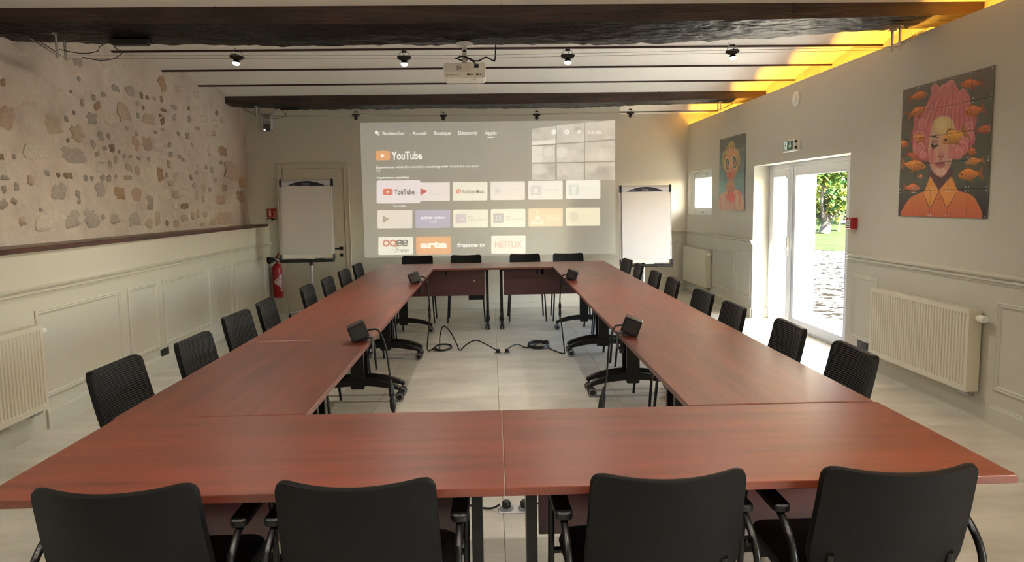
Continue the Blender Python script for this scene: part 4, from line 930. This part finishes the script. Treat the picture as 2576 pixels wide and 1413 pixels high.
t = tile(1800, 632, 2101, 793, (238, 234, 220)); i = flat(rr(1824, 670, 1915, 758, 14), em(206, 212, 196), t, .002, 'remote_icon'); disc(1869, 740, 17, (236, 236, 222), i, .003); flat(rr(1848, 684, 1890, 722, 8), em(232, 234, 220), i, .003, 'remote_mark'); txt('BenQ Remote', 1930, 692, 2056, 712, (218, 214, 196), t, d=.002); txt('Control Updater', 1930, 717, 2078, 735, (218, 214, 196), t, d=.002)
t = tile(170, 880, 470, 1037, (224, 214, 200)); play(244, 957, 30, 32, (170, 164, 142), t, .002); txt('Google Play', 294, 935, 428, 958, (210, 200, 186), t, d=.002); txt('Jeux', 296, 966, 347, 985, (210, 200, 186), t, d=.002)
t = tile(497, 880, 796, 1037, (178, 172, 188)); txt('prime video', 545, 930, 747, 967, (238, 234, 232), t, bold=.022, d=.002)
flat([(610, 970), (630, 980), (650, 981), (672, 974), (684, 966), (672, 982), (650, 989), (626, 986)], em(238, 234, 232), t, .002, 'smile_mark')
t = tile(823, 879, 1122, 1036, (232, 226, 204)); i = flat(rr(843, 914, 935, 999, 14), em(204, 190, 190), t, .002, 'assistant_icon'); flat([(878, 962), (908, 962), (908, 946), (914, 946), (914, 970), (878, 970)], em(238, 232, 224), i, .003, 'icon_mark'); txt('BenQ', 948, 937, 992, 955, (176, 166, 154), t, bold=.02, d=.002); txt('Projector Assistant', 948, 958, 1106, 979, (176, 166, 154), t, bold=.02, d=.002)
t = tile(1148, 877, 1447, 1035, (234, 228, 206)); i = flat(rr(1168, 913, 1260, 998, 14), em(186, 182, 176), t, .002, 'dashboard_icon'); disc(1213, 955, 23, (234, 228, 212), i, .003); disc(1213, 955, 17, (186, 182, 176), i, .0035); txt('BenQ', 1279, 935, 1326, 953, (188, 180, 164), t, bold=.02, d=.002); txt('User Dashboard', 1279, 957, 1427, 976, (188, 180, 164), t, bold=.02, d=.002)
t = tile(1474, 874, 1773, 1032, (228, 204, 166)); cone = em(240, 228, 202)
flat([(1546, 894), (1556, 894), (1563, 916), (1540, 916)], cone, t, .002, 'cone_mark'); flat([(1534, 936), (1569, 936), (1578, 968), (1525, 968)], cone, t, .002, 'cone_mark'); flat([(1508, 976), (1597, 976), (1610, 1013), (1494, 1013)], cone, t, .002, 'cone_mark'); flat([(1522, 982), (1582, 982), (1576, 992), (1528, 992)], em(220, 190, 150), t, .0025, 'cone_mark'); txt('VLC', 1634, 932, 1742, 974, (242, 232, 208), t, d=.002, bold=.01)
t = tile(1800, 871, 2098, 1029, (238, 230, 198)); disc(1866, 950, 45, (224, 214, 186), t, .002); txt('Wireless', 1938, 924, 2048, 942, (228, 220, 190), t, d=.002); txt('Projection', 1936, 957, 2058, 975, (228, 220, 190), t, d=.002)
t = tile(178, 1112, 477, 1269, (232, 226, 208))
def letter_ring(cx, cy, r, th, col, parent, d, a0=0, a1=360):
    n = 26; A = [math.radians(a0+(a1-a0)*k/n) for k in range(n+1)]
    o = [(cx+r*math.cos(a), cy+r*math.sin(a)) for a in A]; i_ = [(cx+(r-th)*math.cos(a), cy+(r-th)*math.sin(a)) for a in A]
    vs = []; fs = []
    for p in o+i_: x, z = scr(*p); vs.append((x-pj0.x, -d, z-pj0.z))
    m_ = n+1; fs = [(k, k+1, m_+k+1, m_+k) for k in range(n)]
    me = bpy.data.meshes.new('letter_ring'); me.from_pydata(vs, [], fs); me.materials.append(em(*col)); return link(bpy.data.objects.new('letter_ring', me), parent)
OQ = (206, 142, 118); GY = (138, 130, 120)
letter_ring(246, 1166, 31, 15, OQ, t, .002); letter_ring(304, 1166, 31, 15, OQ, t, .0024); flat([(312, 1180), (330, 1180), (340, 1202), (320, 1202)], em(*OQ), t, .002, 'letter_tail')
for cx in (358, 408): letter_ring(cx, 1166, 30, 13, GY, t, .0022, 40, 350); flat(rr(cx-22, 1161, cx+24, 1173, 4), em(*GY), t, .0026, 'letter_bar')
txt('by', 294, 1214, 316, 1230, GY, t, d=.002, shear=.3); txt('free', 318, 1206, 440, 1248, GY, t, d=.002, shear=.5)
t = tile(503, 1112, 801, 1269, (228, 172, 124)); txt('arte', 538, 1155, 770, 1215, (244, 234, 216), t, bold=.055, d=.002)
t = tile(828, 1112, 1126, 1269, (146, 140, 128)); txt('france', 857, 1170, 1029, 1208, WH, t, bold=.02, d=.002); disc(1037, 1193, 6, (226, 170, 150), t, .002); txt('tv', 1050, 1173, 1097, 1208, WH, t, bold=.02, d=.002)
t = tile(1152, 1110, 1448, 1267, (234, 226, 206)); txt('NETFLIX', 1183, 1158, 1417, 1215, (210, 176, 158), t, bold=.02, d=.002)
# collage of thumbnails, status icons and clock
PH = [[(142, 212), (672, 158), (668, 540), (142, 572)], [(700, 140), (1310, 90), (1308, 500), (700, 535)], [(1335, 85), (2005, 30), (2003, 440), (1335, 490)],
      [(145, 600), (660, 573), (662, 950), (145, 955)], [(700, 562), (1305, 525), (1305, 945), (700, 950)], [(1335, 520), (1995, 480), (1995, 935), (1335, 940)],
      [(148, 985), (662, 985), (660, 1345), (150, 1335)], [(705, 975), (1305, 975), (1305, 1350), (705, 1350)], [(1335, 965), (1995, 960), (1995, 1350), (1335, 1350)]]
def z5(x, y): return ((1320+x/8.833-900)*3.4457, (300+y/8.833-270)*3.4457)
pm = vcol_mat('projected_photo', .6, emit=.45, base=PAINT); prnd = random.Random(11)
for qi, q in enumerate(PH):
    q = [z5(*p) for p in q]; nx, ny = 26, 20; vs = []; cols = []
    base = np.array(C(198, 190, 174)[:3]) if qi in (2, 5, 8) else np.array(C(206, 200, 184)[:3])
    bl = [(prnd.random(), prnd.random(), prnd.uniform(.06, .28), prnd.uniform(-.45, .35)) for _ in range(13)]
    for j in range(ny+1):
        for i in range(nx+1):
            u, v = i/nx, j/ny
            px = (q[0][0]*(1-u)+q[1][0]*u)*(1-v)+(q[3][0]*(1-u)+q[2][0]*u)*v; py = (q[0][1]*(1-u)+q[1][1]*u)*(1-v)+(q[3][1]*(1-u)+q[2][1]*u)*v
            x, z = scr(px, py); vs.append((x-pj0.x, -.0008, z-pj0.z))
            f = 1.0
            for (a, b, r, s) in bl:
                if (u-a)**2+((v-b)*.8)**2 < r*r: f += s*(.3 if qi in (2, 5, 8) else .45)
            if qi == 3:
                f = 1.25 if u < .45 else (.8 if .06 < (u-.72)**2+((v-.38)*.8)**2 < .075 else 1.05)
                if u >= .45 and (u-.72)**2+((v-.38)*.8)**2 < .06: f = 1.2
            if qi == 0 and v > .78: f = 1.35
            cols.append([max(0, c*np.clip(f, .55, 1.5)-b_) for c, b_ in zip(base, BASE)]+[1])
    m1 = nx+1; me = bpy.data.meshes.new('photo_thumbnail'); me.from_pydata(vs, [], [(j*m1+i, (j+1)*m1+i, (j+1)*m1+i+1, j*m1+i+1) for j in range(ny) for i in range(nx)])
    at = me.attributes.new('print', 'FLOAT_COLOR', 'POINT'); at.data.foreach_set('color', np.array(cols, np.float32).ravel()); me.materials.append(pm)
    ph = link(bpy.data.objects.new('photo_thumbnail', me), PJ)
    if qi == 3:
        a = z5(185, 700); b = z5(350, 735); txt('AVO+', a[0], a[1], b[0], b[1], (196, 186, 166), ph, bold=.02); a = z5(180, 775); b = z5(350, 810); txt('CADO', a[0], a[1], b[0], b[1], (196, 186, 166), ph, bold=.02)
disc(*z5(635, 290), 22, (238, 234, 222), d=.0014)
cx, cy = z5(925, 288); N = 32
flat([(cx+(23 if (k % 4) < 2 else 17)*math.cos(2*PI*k/N), cy+(23 if (k % 4) < 2 else 17)*math.sin(2*PI*k/N)) for k in range(N)], em(*WH), PJ, .0014, 'gear_icon'); disc(cx, cy, 10, (204, 198, 182), d=.0018); disc(cx, cy, 4, WH, d=.0022)
disc(*z5(1200, 285), 17, (226, 222, 208), d=.0014)
a = z5(1412, 258); b = z5(1690, 338); txt('12:45', a[0], a[1], b[0], b[1], WH, d=.0014)
# ================================================================== FIXTURES
# ---- cable lighting
m_bulb = mat('lit_bulb', C(255, 245, 225), .4, emit=(1, .86, .66, 1), estr=14)
m_bulb_off = mat('unlit_bulb', C(60, 60, 62), .2)
def cable_lamp(x, y, z, lit, tilt, label, grp):
    t = thing('cable_spotlight', label, 'spotlight', (x, y, z), group=grp); t.rotation_euler = (0, tilt, 0)
    o = MB(); o.prism([(-.052, .022), (-.020, .030), (.020, .030), (.052, .022), (.046, .004), (.022, -.006), (-.022, -.006), (-.046, .004)], -.014, .014, 'xz')
    o.build('carrier', m_black, t, bevel=.002)
    MB().tube([(.040*math.cos(a), 0, .022+.040*math.sin(a)) for a in np.linspace(0, PI, 14)], .0028, 6).build('hoop', m_chrome, t, smooth=60)
    o = MB(); o.tube([(0, -.052, .030), (0, .052, .030)], .003); o.box(-.018, .018, -.008, .008, .050, .064); o.tube([(-.006, 0, .06), (-.02, 0, .078), (-.03, 0, .076)], .0015, 5); o.build('cable_clip', m_blackm, t)
    MB().lathe([(.014, .0), (.018, -.008), (.024, -.020), (.027, -.026)], (0, 0, 0), 16).build('lamp_holder', m_black, t, smooth=40)
    MB().lathe([(.0255, -.0265), (.024, -.036), (.016, -.044), (.004, -.047)], (0, 0, 0), 16).build('bulb', m_bulb if lit else m_bulb_off, t, smooth=60)
    if lit:
        ld = bpy.data.lights.new('spot_beam', 'SPOT'); ld.energy = LAMP_W; ld.color = (1, .91, .78); ld.spot_size = math.radians(150); ld.spot_blend = .9; ld.shadow_soft_size = .03
        lo = bpy.data.objects.new('spot_beam', ld); link(lo, t); lo.location = (0, 0, -.055)
    return t
def cable_run(yA, yB, z, xl, xr, ztop, tag_, names):
    for nm, yy in (('front', yA), ('rear', yB)):
        t = thing('lighting_cable', '%s thin steel lighting cable %s' % (nm, tag_), 'cable', (xl, yy, z))
        MB().tube([(0, 0, 0), ((xr-xl)*.5, 0, -.022), (xr-xl, 0, .012)], .0018, 5).build('wire', m_chrome, t)
        for s, x in (('left', xl), ('right', xr)):
            zz = z if s == 'left' else z+.012; d = -1 if s == 'left' else 1
            p = thing('cable_post', '%s chrome post at the %s end of the lighting cable %s' % (nm, s, tag_), 'post', (x, yy, ztop))
            MB().lathe([(.030, 0), (.030, -.004), (.010, -.010)], (0, 0, 0), 16).build('post_plate', m_chrome, p, smooth=40)
            MB().tube([(0, 0, -.006), (0, 0, zz-ztop-.012)], .0095, 10).build('post_rod', m_chrome, p, smooth=40)
            o = MB(); ex = d*.22; o.tube([(0, 0, zz-ztop), (ex, .0, -.006)], .002, 5); o.tube([(ex*.35, 0, (zz-ztop)*.65-.002), (ex*.8, 0, (zz-ztop)*.2-.004)], .005, 6); o.build('turnbuckle', m_chrome, p)
cable_run(5.20, 5.30, 2.595, -3.09, 3.06, 2.752, 'under the near beam', None)
cable_run(9.15, 9.25, 2.655, -2.985, 3.03, 2.775, 'under the far beam', None)
O4 = ['leftmost', 'second from left', 'third from left', 'rightmost']
for i, (x, z) in enumerate(((-1.837, 2.572), (-.617, 2.556), (.59, 2.558), (1.824, 2.580))): cable_lamp(x, 5.25, z, True, (.12, 0, 0, -.08)[i], '%s lit spotlight on the cable under the near beam' % O4[i], 'lit cable spotlights')
for i, (x, z) in enumerate(((-1.728, 2.640), (-.597, 2.622), (.622, 2.620), (1.855, 2.632))): cable_lamp(x, 9.20, z, False, 0, '%s unlit spotlight on the cable under the far beam' % O4[i], 'unlit cable spotlights')
for i, x in enumerate((-2.0, -.7, .6, 1.9)): cable_lamp(x, 1.30, 2.57, True, 0, '%s lit spotlight on the cable behind the camera' % O4[i], 'spotlights behind the camera')
cable_run(1.25, 1.35, 2.595, -3.05, 3.05, 2.882, 'behind the camera', None)
def transformer(x, y, z, L, label):
    t = thing('lamp_transformer', label, 'transformer', (x, y, z))
    MB().prism([(0, 0), (L, 0), (L, -.030), (L-.02, -.045), (.02, -.045), (0, -.025)], -.03, .03, 'xz').build('housing', m_black, t, bevel=.004)
    MB().tube(catmull([(L, 0, -.02), (L+.03, 0, -.03), (L+.06, 0, -.012)], 5), .004).build('mains_stub', m_cable, t)
    for k, pts in enumerate((((.0, .0, -.015), (-.05, -.05, -.06), (-.055, -.08, -.10), (-.15, -.11, -.12), (-.28, -.15, -.10)), ((.02, -.01, -.02), (.05, -.03, -.07), (.10, -.04, -.10), (.04, -.06, -.15), (-.06, -.07, -.16), (-.16, -.08, -.14)))):
        MB().tube(catmull(pts, 7), .003, 6).build('low_voltage_lead', m_cable, t, smooth=60)
transformer(-2.73, 5.24, 2.716, .28, 'black lamp transformer under the near beam at left')
transformer(-2.735, 9.30, 2.79, .265, 'black lamp transformer under the far beam at left')
# ---- projector
pj = thing('projector', 'white ceiling projector hung from the near beam', 'projector', (-.176, 5.25, 2.475))
o = MB(); o.prism(rrect(-.156, .156, -.056, .056, .02, 5), -.0, .23, 'xz'); body = o.build('housing', m_white, pj, bevel=.006, smooth=40)
MB().prism(rrect(-.148, .048, -.008, .052, .012, 4), -.003, .001, 'xz').build('rear_panel', mat('projector_panel', C(228, 224, 218), .45), pj, bevel=.001)
o = MB()
for i in range(3):
    for j in range(4): o.lathe([(.0045, -.0045), (.0045, -.002)], (-.055+i*.012+(j % 2)*.004, 0, .008+j*.010), 6, 'y')
o.build('speaker_holes', m_grey, pj)
B(.073, .105, -.004, .0, .018, .044).build('power_inlet', m_black, pj, bevel=.001)
B(.110, .142, -.003, .0, .016, .026).build('rating_sticker', mat('sticker_white', C(250, 250, 250), .5), pj)
for (a, b, c, d_) in ((.018, .038, -.034, -.024), (.085, .105, -.034, -.024), (.115, .122, -.034, -.024), (.045, .060, -.034, -.026)): B(a, b, -.0035, 0, c, d_).build('port', m_black, pj)
o = MB()
for k in range(8): o.box(-.13+k*.011, -.124+k*.011, -.003, 0, -.034, -.030)
o.build('fine_print', m_grey, pj)
MB().lathe([(.045, .225), (.045, .245), (.035, .25)], (.07, 0, 0), 20, 'y').build('lens', m_black, pj, smooth=40)
o = MB(); o.tube([(0, .10, .056), (-.11, .06, .062)], .006); o.tube([(0, .10, .056), (.10, .06, .062)], .006); o.tube([(0, .10, .056), (-.08, .18, .06)], .006); o.tube([(0, .10, .056), (.08, .18, .06)], .006); o.build('mount_arms', m_chrome, pj)
o = MB(); o.prism([(-.018, .07), (.018, .07), (.018, .20), (-.018, .20)], .07, .085, 'xz'); o.tube([(0, .08, .05), (0, .08, .10)], .02, 10); o.build('mount_neck', m_silver, pj, bevel=.002)
MB().lathe([(.012, -.006), (.012, .0)], (0, .068, .155), 6, 'y').build('mount_bolt', m_black, pj)
MB().lathe([(.062, .215), (.064, .208), (.062, .203), (.03, .198)], (0, .078, 0), 28).build('ceiling_plate', mat('plate_grey', C(205, 205, 205), .5), pj, smooth=40)
o = MB(); o.tube(catmull([(-.01+.06*math.cos(a)*(1-.03*a/6.28), .04+.05*math.sin(a), .095+.006*math.sin(3*a)) for a in np.linspace(0, 18, 30)], 3), .005, 6)
o.tube(catmull([(.088, -.006, .032), (.075, -.03, .05), (.03, -.01, .085), (.0, .03, .10)], 7), .005, 6); o.build('coiled_power_lead', m_cable, pj, smooth=60)
MB().tube(catmull([(.04, .04, .085), (.10, .05, .078), (.16, .06, .105), (.21, .07, .085), (.227, .075, .09), (.235, .078, .20)], 7), .0055, 6).build('mains_lead', m_cable, pj, smooth=60)
MB().tube(catmull([(.05, -.006, -.03), (.07, -.02, -.06), (.09, -.025, -.09), (.075, -.025, -.13), (.06, -.025, -.11), (.05, -.025, -.08), (.075, -.025, -.07), (.10, -.025, -.10), (.09, -.025, -.14), (.07, -.025, -.12), (.08, -.02, -.07), (.094, -.006, -.03)], 7), .0022, 6).build('white_signal_lead', m_white, pj, smooth=60)
# ---- small fixtures on the walls
t = thing('ventilation_disc', 'round white vent cap high on the right wall', 'vent', (XR, 7.40, 2.543))
MB().lathe([(.082, 0), (.086, -.006), (.080, -.014), (.040, -.018)], (0, 0, 0), 36, 'x').build('disc_plate', m_white, t, smooth=40)
MB().lathe([(.036, -.016), (.036, -.026), (.030, -.030)], (0, 0, 0), 28, 'x').build('disc_hub', m_white, t, smooth=40)
t = thing('exit_sign', 'green and white emergency exit sign above the glazed door', 'exit sign', (XR, 7.44, 2.06))
B(-.055, 0, -.150, .150, -.062, .062).build('housing', m_white, t, bevel=.004)
m_green = mat('sign_green', C(96, 138, 118), .4); m_signw = mat('sign_white', C(232, 240, 232), .4, emit=(.9, 1, .9, 1), estr=.15)
fc = B(-.058, -.055, -.10, .135, -.045, .050).build('sign_face', m_green, t)
def facing(o_, pts, x=-.0595):   # points (across, up) on the sign, across measured left to right
    return o_.add([(x, -a, b) for a, b in pts], [tuple(range(len(pts)))])
o = facing(MB(), [(-.118, -.036), (-.035, -.036), (-.035, .042), (-.118, .042)]); o.build('door_pictogram', m_signw, fc, fix=False)
o = MB()
facing(o, [(-.078+.009*math.cos(a), .030+.009*math.sin(a)) for a in np.linspace(0, 6.1, 10)], -.0600)
for pl in ([(-.088, .018), (-.068, .020), (-.070, -.006), (-.086, -.006)], [(-.086, .016), (-.108, .002), (-.104, -.004), (-.084, .008)], [(-.070, .018), (-.050, .006), (-.053, .0), (-.070, .010)], [(-.086, -.004), (-.078, -.004), (-.092, -.020), (-.112, -.022), (-.112, -.028), (-.088, -.028)], [(-.080, -.004), (-.070, -.004), (-.058, -.020), (-.054, -.034), (-.062, -.034), (-.066, -.020)]): facing(o, pl, -.0600)
o.build('running_figure', m_green, fc, fix=False)
o = MB(); facing(o, [(.028, .042), (.048, .042), (.048, .002), (.066, .006), (.038, -.036), (.010, .006), (.028, .002)]); o.build('arrow', m_signw, fc, fix=False)
for z in (-.03, .035): B(-.056, -.03, -.152, -.148, z-.012, z+.012).build('side_clip', m_black, t)
t = thing('fire_alarm_call_point', 'red fire alarm call point right of the glazed door', 'alarm', (XR, 6.135, 1.270))
B(-.06, 0, -.050, .050, -.050, .050).build('housing', m_red, t, bevel=.003)
# slanted view from the room: printed element on its front
fc = B(-.063, -.060, -.034, .034, -.036, .026).build('push_plate', m_white, t, bevel=.001)
o = MB()
for z in (.012, -.002, -.022): o.box(-.0645, -.063, -.022, .022, z-.004, z+.004)
o.build('plate_symbols', m_black, fc)
MB().lathe([(.006, -.003), (.006, 0)], (-.060, 0, .040), 8, 'x').build('indicator', m_white, t)
def wall_socket(label, loc, rz, n):
    t = thing('wall_socket', label, 'socket', loc, rz); w_ = .075*n+.008
    B(-w_/2, w_/2, -.010, 0, -.04, .04).build('plate', m_black, t, bevel=.003)
    for k in range(n):
        MB().lathe([(.026, -.011), (.026, -.009), (.020, -.004)], (-w_/2+.0415+.075*k, 0, 0), 20, 'y').build('socket_well', m_blackm, t, smooth=40)
    return t
wall_socket('black double wall socket low on the left panelling', (-3.083, 6.49, .150), PI/2+.0101, 2)
wall_socket('black triple wall socket low on the far wall', (-.222, YW, .160), 0, 3)
wall_socket('black wall socket beside the ribbed radiator at right', (XR, 5.93, .205), -PI/2, 2)
t = thing('wall_alarm_box', 'white slotted alarm box high in the far left corner', 'alarm box', (-3.068, YW, 2.645))
bx_ = B(-.088, .088, -.045, 0, -.122, .122).build('housing', m_silver, t, bevel=.006)
for k in range(6): B(-.052, .046, -.048, -.045, .095-.020*k-.004, .095-.020*k+.004).build('slot', m_grey, t)
B(-.046, .046, -.048, -.045, -.118, -.022).build('display_window', mat('smoked_window', C(92, 92, 92), .25), t)
MB().lathe([(.010, -.052), (.010, -.046)], (-.03, 0, -.100), 10, 'y').build('status_light', mat('green_white_led', C(230, 255, 230), .4, emit=(.8, 1, .8, 1), estr=3), t)
B(.060, .082, -.047, -.045, -.10, .10).build('side_strip', m_white, t)
t = thing('extinguisher_sign', 'red fire extinguisher sign on the far wall near the ledge', 'sign', (-3.069, YW, 1.372))
B(-.073, .073, -.006, 0, -.098, .098).build('sign_board', mat('sign_cream', C(222, 212, 190), .5), t, bevel=.004)
rd = B(-.066, .066, -.008, -.006, -.030, .090).build('red_field', m_red, t)
def sgn(o_, pts, y=-.0085): return o_.add([(a, y, b) for a, b in pts], [tuple(range(len(pts)))])
m_cream = mat('pictogram_cream', C(232, 200, 180), .5)
o = MB(); sgn(o, [(-.040, -.018), (-.008, -.018), (-.010, .058), (-.020, .066), (-.032, .066), (-.040, .056)]); sgn(o, [(-.056, .056), (-.046, .074), (-.030, .080), (-.010, .074), (-.010, .068), (-.030, .072), (-.042, .066), (-.050, .054)]); o.build('extinguisher_pictogram', m_cream, rd, fix=False)
o = MB()
for k in range(5):
    c = [(.020+.040*f, .076-.026*k-.026*math.sin(PI*.5*f)) for f in np.linspace(0, 1, 7)]; sgn(o, c+[(a+.001, b-.008) for a, b in c[::-1]])
o.build('flame_pictogram', m_cream, rd, fix=False)
B(-.066, .066, -.008, -.006, -.070, -.036).build('black_field', m_black, t)
B(-.052, -.014, -.009, -.008, -.060, -.052).build('white_bar', m_white, t); B(-.008, .010, -.0095, -.006, -.088, -.072).build('red_mark', m_red, t)
t = thing('fire_extinguisher', 'red fire extinguisher hanging in the far left corner', 'fire extinguisher', (-3.005, 9.755, .22))
MB().lathe([(.02, 0), (.062, .004), (.066, .02), (.066, .40), (.060, .435), (.040, .465), (.018, .48), (.018, .52)], (0, 0, 0), 26).build('cylinder', m_red, t, smooth=40)
rings = []
n = 12; lab = []
for j in range(13):
    f = j/12; a0 = -PI/2+.25+.75*math.cos(2*PI*(f-.12)*1.1)*(1 if f < .85 else .6)
    lab.append([(.0668*math.cos(a), .0668*math.sin(a), .09+.24*f) for a in np.linspace(min(a0, -PI/2+1.2), -PI/2+1.5, n)])
MB().grid(lab).build('label', mat('label_print', C(226, 205, 205), .5, col2=C(180, 120, 125), nscale=60, lo=.45, hi=.6), t, smooth=60, fix=False)
o = MB(); o.lathe([(.014, .52), (.020, .525), (.020, .555), (.012, .565)], (0, 0, 0), 12); o.build('valve', m_chrome, t, smooth=40)
o = MB(); o.tube([(-.01, -.01, .555), (.03, -.03, .60), (.055, -.045, .622)], [.012, .011, .007], 8); o.build('lever', m_red, t, smooth=40)
MB().tube([(.0, -.01, .55), (.04, -.03, .548), (.06, -.045, .53)], .007, 8).build('carry_handle', m_black, t, smooth=40)
MB().tube([(-.03, -.035, .535), (-.075, -.10, .53)], [.030, .052], 16).build('discharge_horn', m_black, t, smooth=40)
B(-.03, .03, .062, .095, .36, .40).build('wall_bracket', m_blackm, t)
# small round ceiling fitting at the top edge of the picture
t = thing('ceiling_detector', 'white round ceiling detector at the top edge of the picture', 'detector', (1.20, 4.92, 2.925))
MB().lathe([(.055, .03), (.055, -.012), (.045, -.022)], (0, 0, 0), 24).build('detector_base', m_white, t, smooth=40)
MB().lathe([(.03, -.02), (.028, -.036), (.01, -.04)], (0, 0, 0), 20).build('detector_head', m_white, t, smooth=40)
# ================================================================== OUTSIDE
m_gravel = mat('pale_gravel', C(158, 151, 138), .95, col2=C(30, 27, 23), nscale=8, bump=.3, bscale=40, bdist=.02, lo=.47, hi=.53, detail=3, spec=0)
tag(B(4.0, 60, -30, 80, -.3, -.06).build('ground', m_gravel), kind='structure')
m_lawn = mat('lawn_grass', C(50, 56, 34), .95, spec=0, col2=C(60, 64, 42), nscale=1.5, bump=.6, bscale=90, bdist=.03)
lw = MB(); lw.prism([(9.3, 70), (9.0, 21.8), (10.0, 20.0), (13, 17.5), (22, 14), (58, 10), (58, 70)], -.12, -.045, 'xy')
tag(lw.build('lawn', m_lawn), kind='structure')
def tree(name, x, y, z0, rx, ry, rz, zc, nleaf, cols, label, seed, lsize):
    rnd = random.Random(seed); t = thing(name, label, 'tree', (x, y, -.05))
    MB().tube(catmull([(0, 0, 0), (.10, .0, z0*.5), (.05, .1, z0), (.0, 0, zc)], 4), [.22]*4+[.17]*4+[.12]*5, 10).build('trunk', mat('bark', C(44, 37, 29), .9, bump=.6, bscale=20), t, smooth=50)
    for k in range(3):
        a = k*2.1+seed; MB().tube(catmull([(0.02, 0.05, z0*.8), (rx*.3*math.cos(a), ry*.3*math.sin(a), z0*1.3), (rx*.6*math.cos(a), ry*.6*math.sin(a), zc+.2*rz)], 4), [.09]*4+[.06]*5, 6).build('branch', MATS['bark'], t, smooth=50)
    clumps = [(rnd.uniform(-1, 1), rnd.uniform(-1, 1), rnd.uniform(-1, 1)) for _ in range(60)]
    clumps = [c for c in clumps if c[0]**2+c[1]**2+c[2]**2 < 1]
    for ci, (nm, ca, cb) in enumerate(cols):
        mm = mat(nm, ca, .7, col2=cb, nscale=2.0, spec=.1)
        o = MB(); N_ = nleaf//len(cols)
        for _ in range(N_):
            c = rnd.choice(clumps); p = Vector((c[0]*rx+rnd.gauss(0, .28)*rx*.5, c[1]*ry+rnd.gauss(0, .28)*ry*.5, zc+c[2]*rz+rnd.gauss(0, .28)*rz*.5))
            s = lsize*rnd.uniform(.6, 1.3); R = Matrix.Rotation(rnd.uniform(0, 6.28), 3, 'Z') @ Matrix.Rotation(rnd.uniform(-1, 1), 3, 'X')
            o.add([p+R @ Vector(q)*s for q in ((0, -1, 0), (.55, 0, .12), (0, 1, 0), (-.55, 0, .12))], [(0, 1, 2), (0, 2, 3)])
        f = o.build('foliage', mm, t, fix=False); tag(f, kind='stuff')
    return t
GR = [('leaf_green', C(40, 66, 20), C(70, 92, 34)), ('leaf_yellow', C(96, 104, 30), C(128, 122, 44)), ('leaf_dark', C(28, 56, 24), C(46, 76, 36))]
tree('garden_tree', 14.4, 29.6, .8, 2.0, 2.0, 2.1, 2.7, 8000, GR, 'leafy yellow-green tree on the lawn seen through the glazed door', 2, .13)
tree('garden_tree', 20.5, 39.5, 1.2, 5.0, 4.0, 3.6, 4.6, 6000, [GR[0], GR[2]], 'dark green tree behind the lawn seen through the glazed door', 5, .24)
tree('garden_tree', 12.5, 51.0, 1.2, 5.0, 4.0, 3.2, 4.0, 5000, [GR[0], GR[2]], 'far hedge tree beyond the yellow-green tree', 8, .26)
# white garden bench under the trees
t = thing('garden_bench', 'white garden bench on the lawn far beyond the door', 'bench', (16.4, 31.6, -.045), 1.1)
o = MB()
for k in range(3): B(-.75, .75, -.2+.15*k, -.08+.15*k, .42, .45).build('seat_slat', m_white, t)
for k in range(3): B(-.75, .75, .27, .29, .52+.13*k, .62+.13*k).build('back_slat', m_white, t)
for sx in (-.7, .66):
    for sy in (-.2, .24): B(sx, sx+.05, sy, sy+.05, 0, .42 if sy < 0 else .9).build('leg', m_white, t)
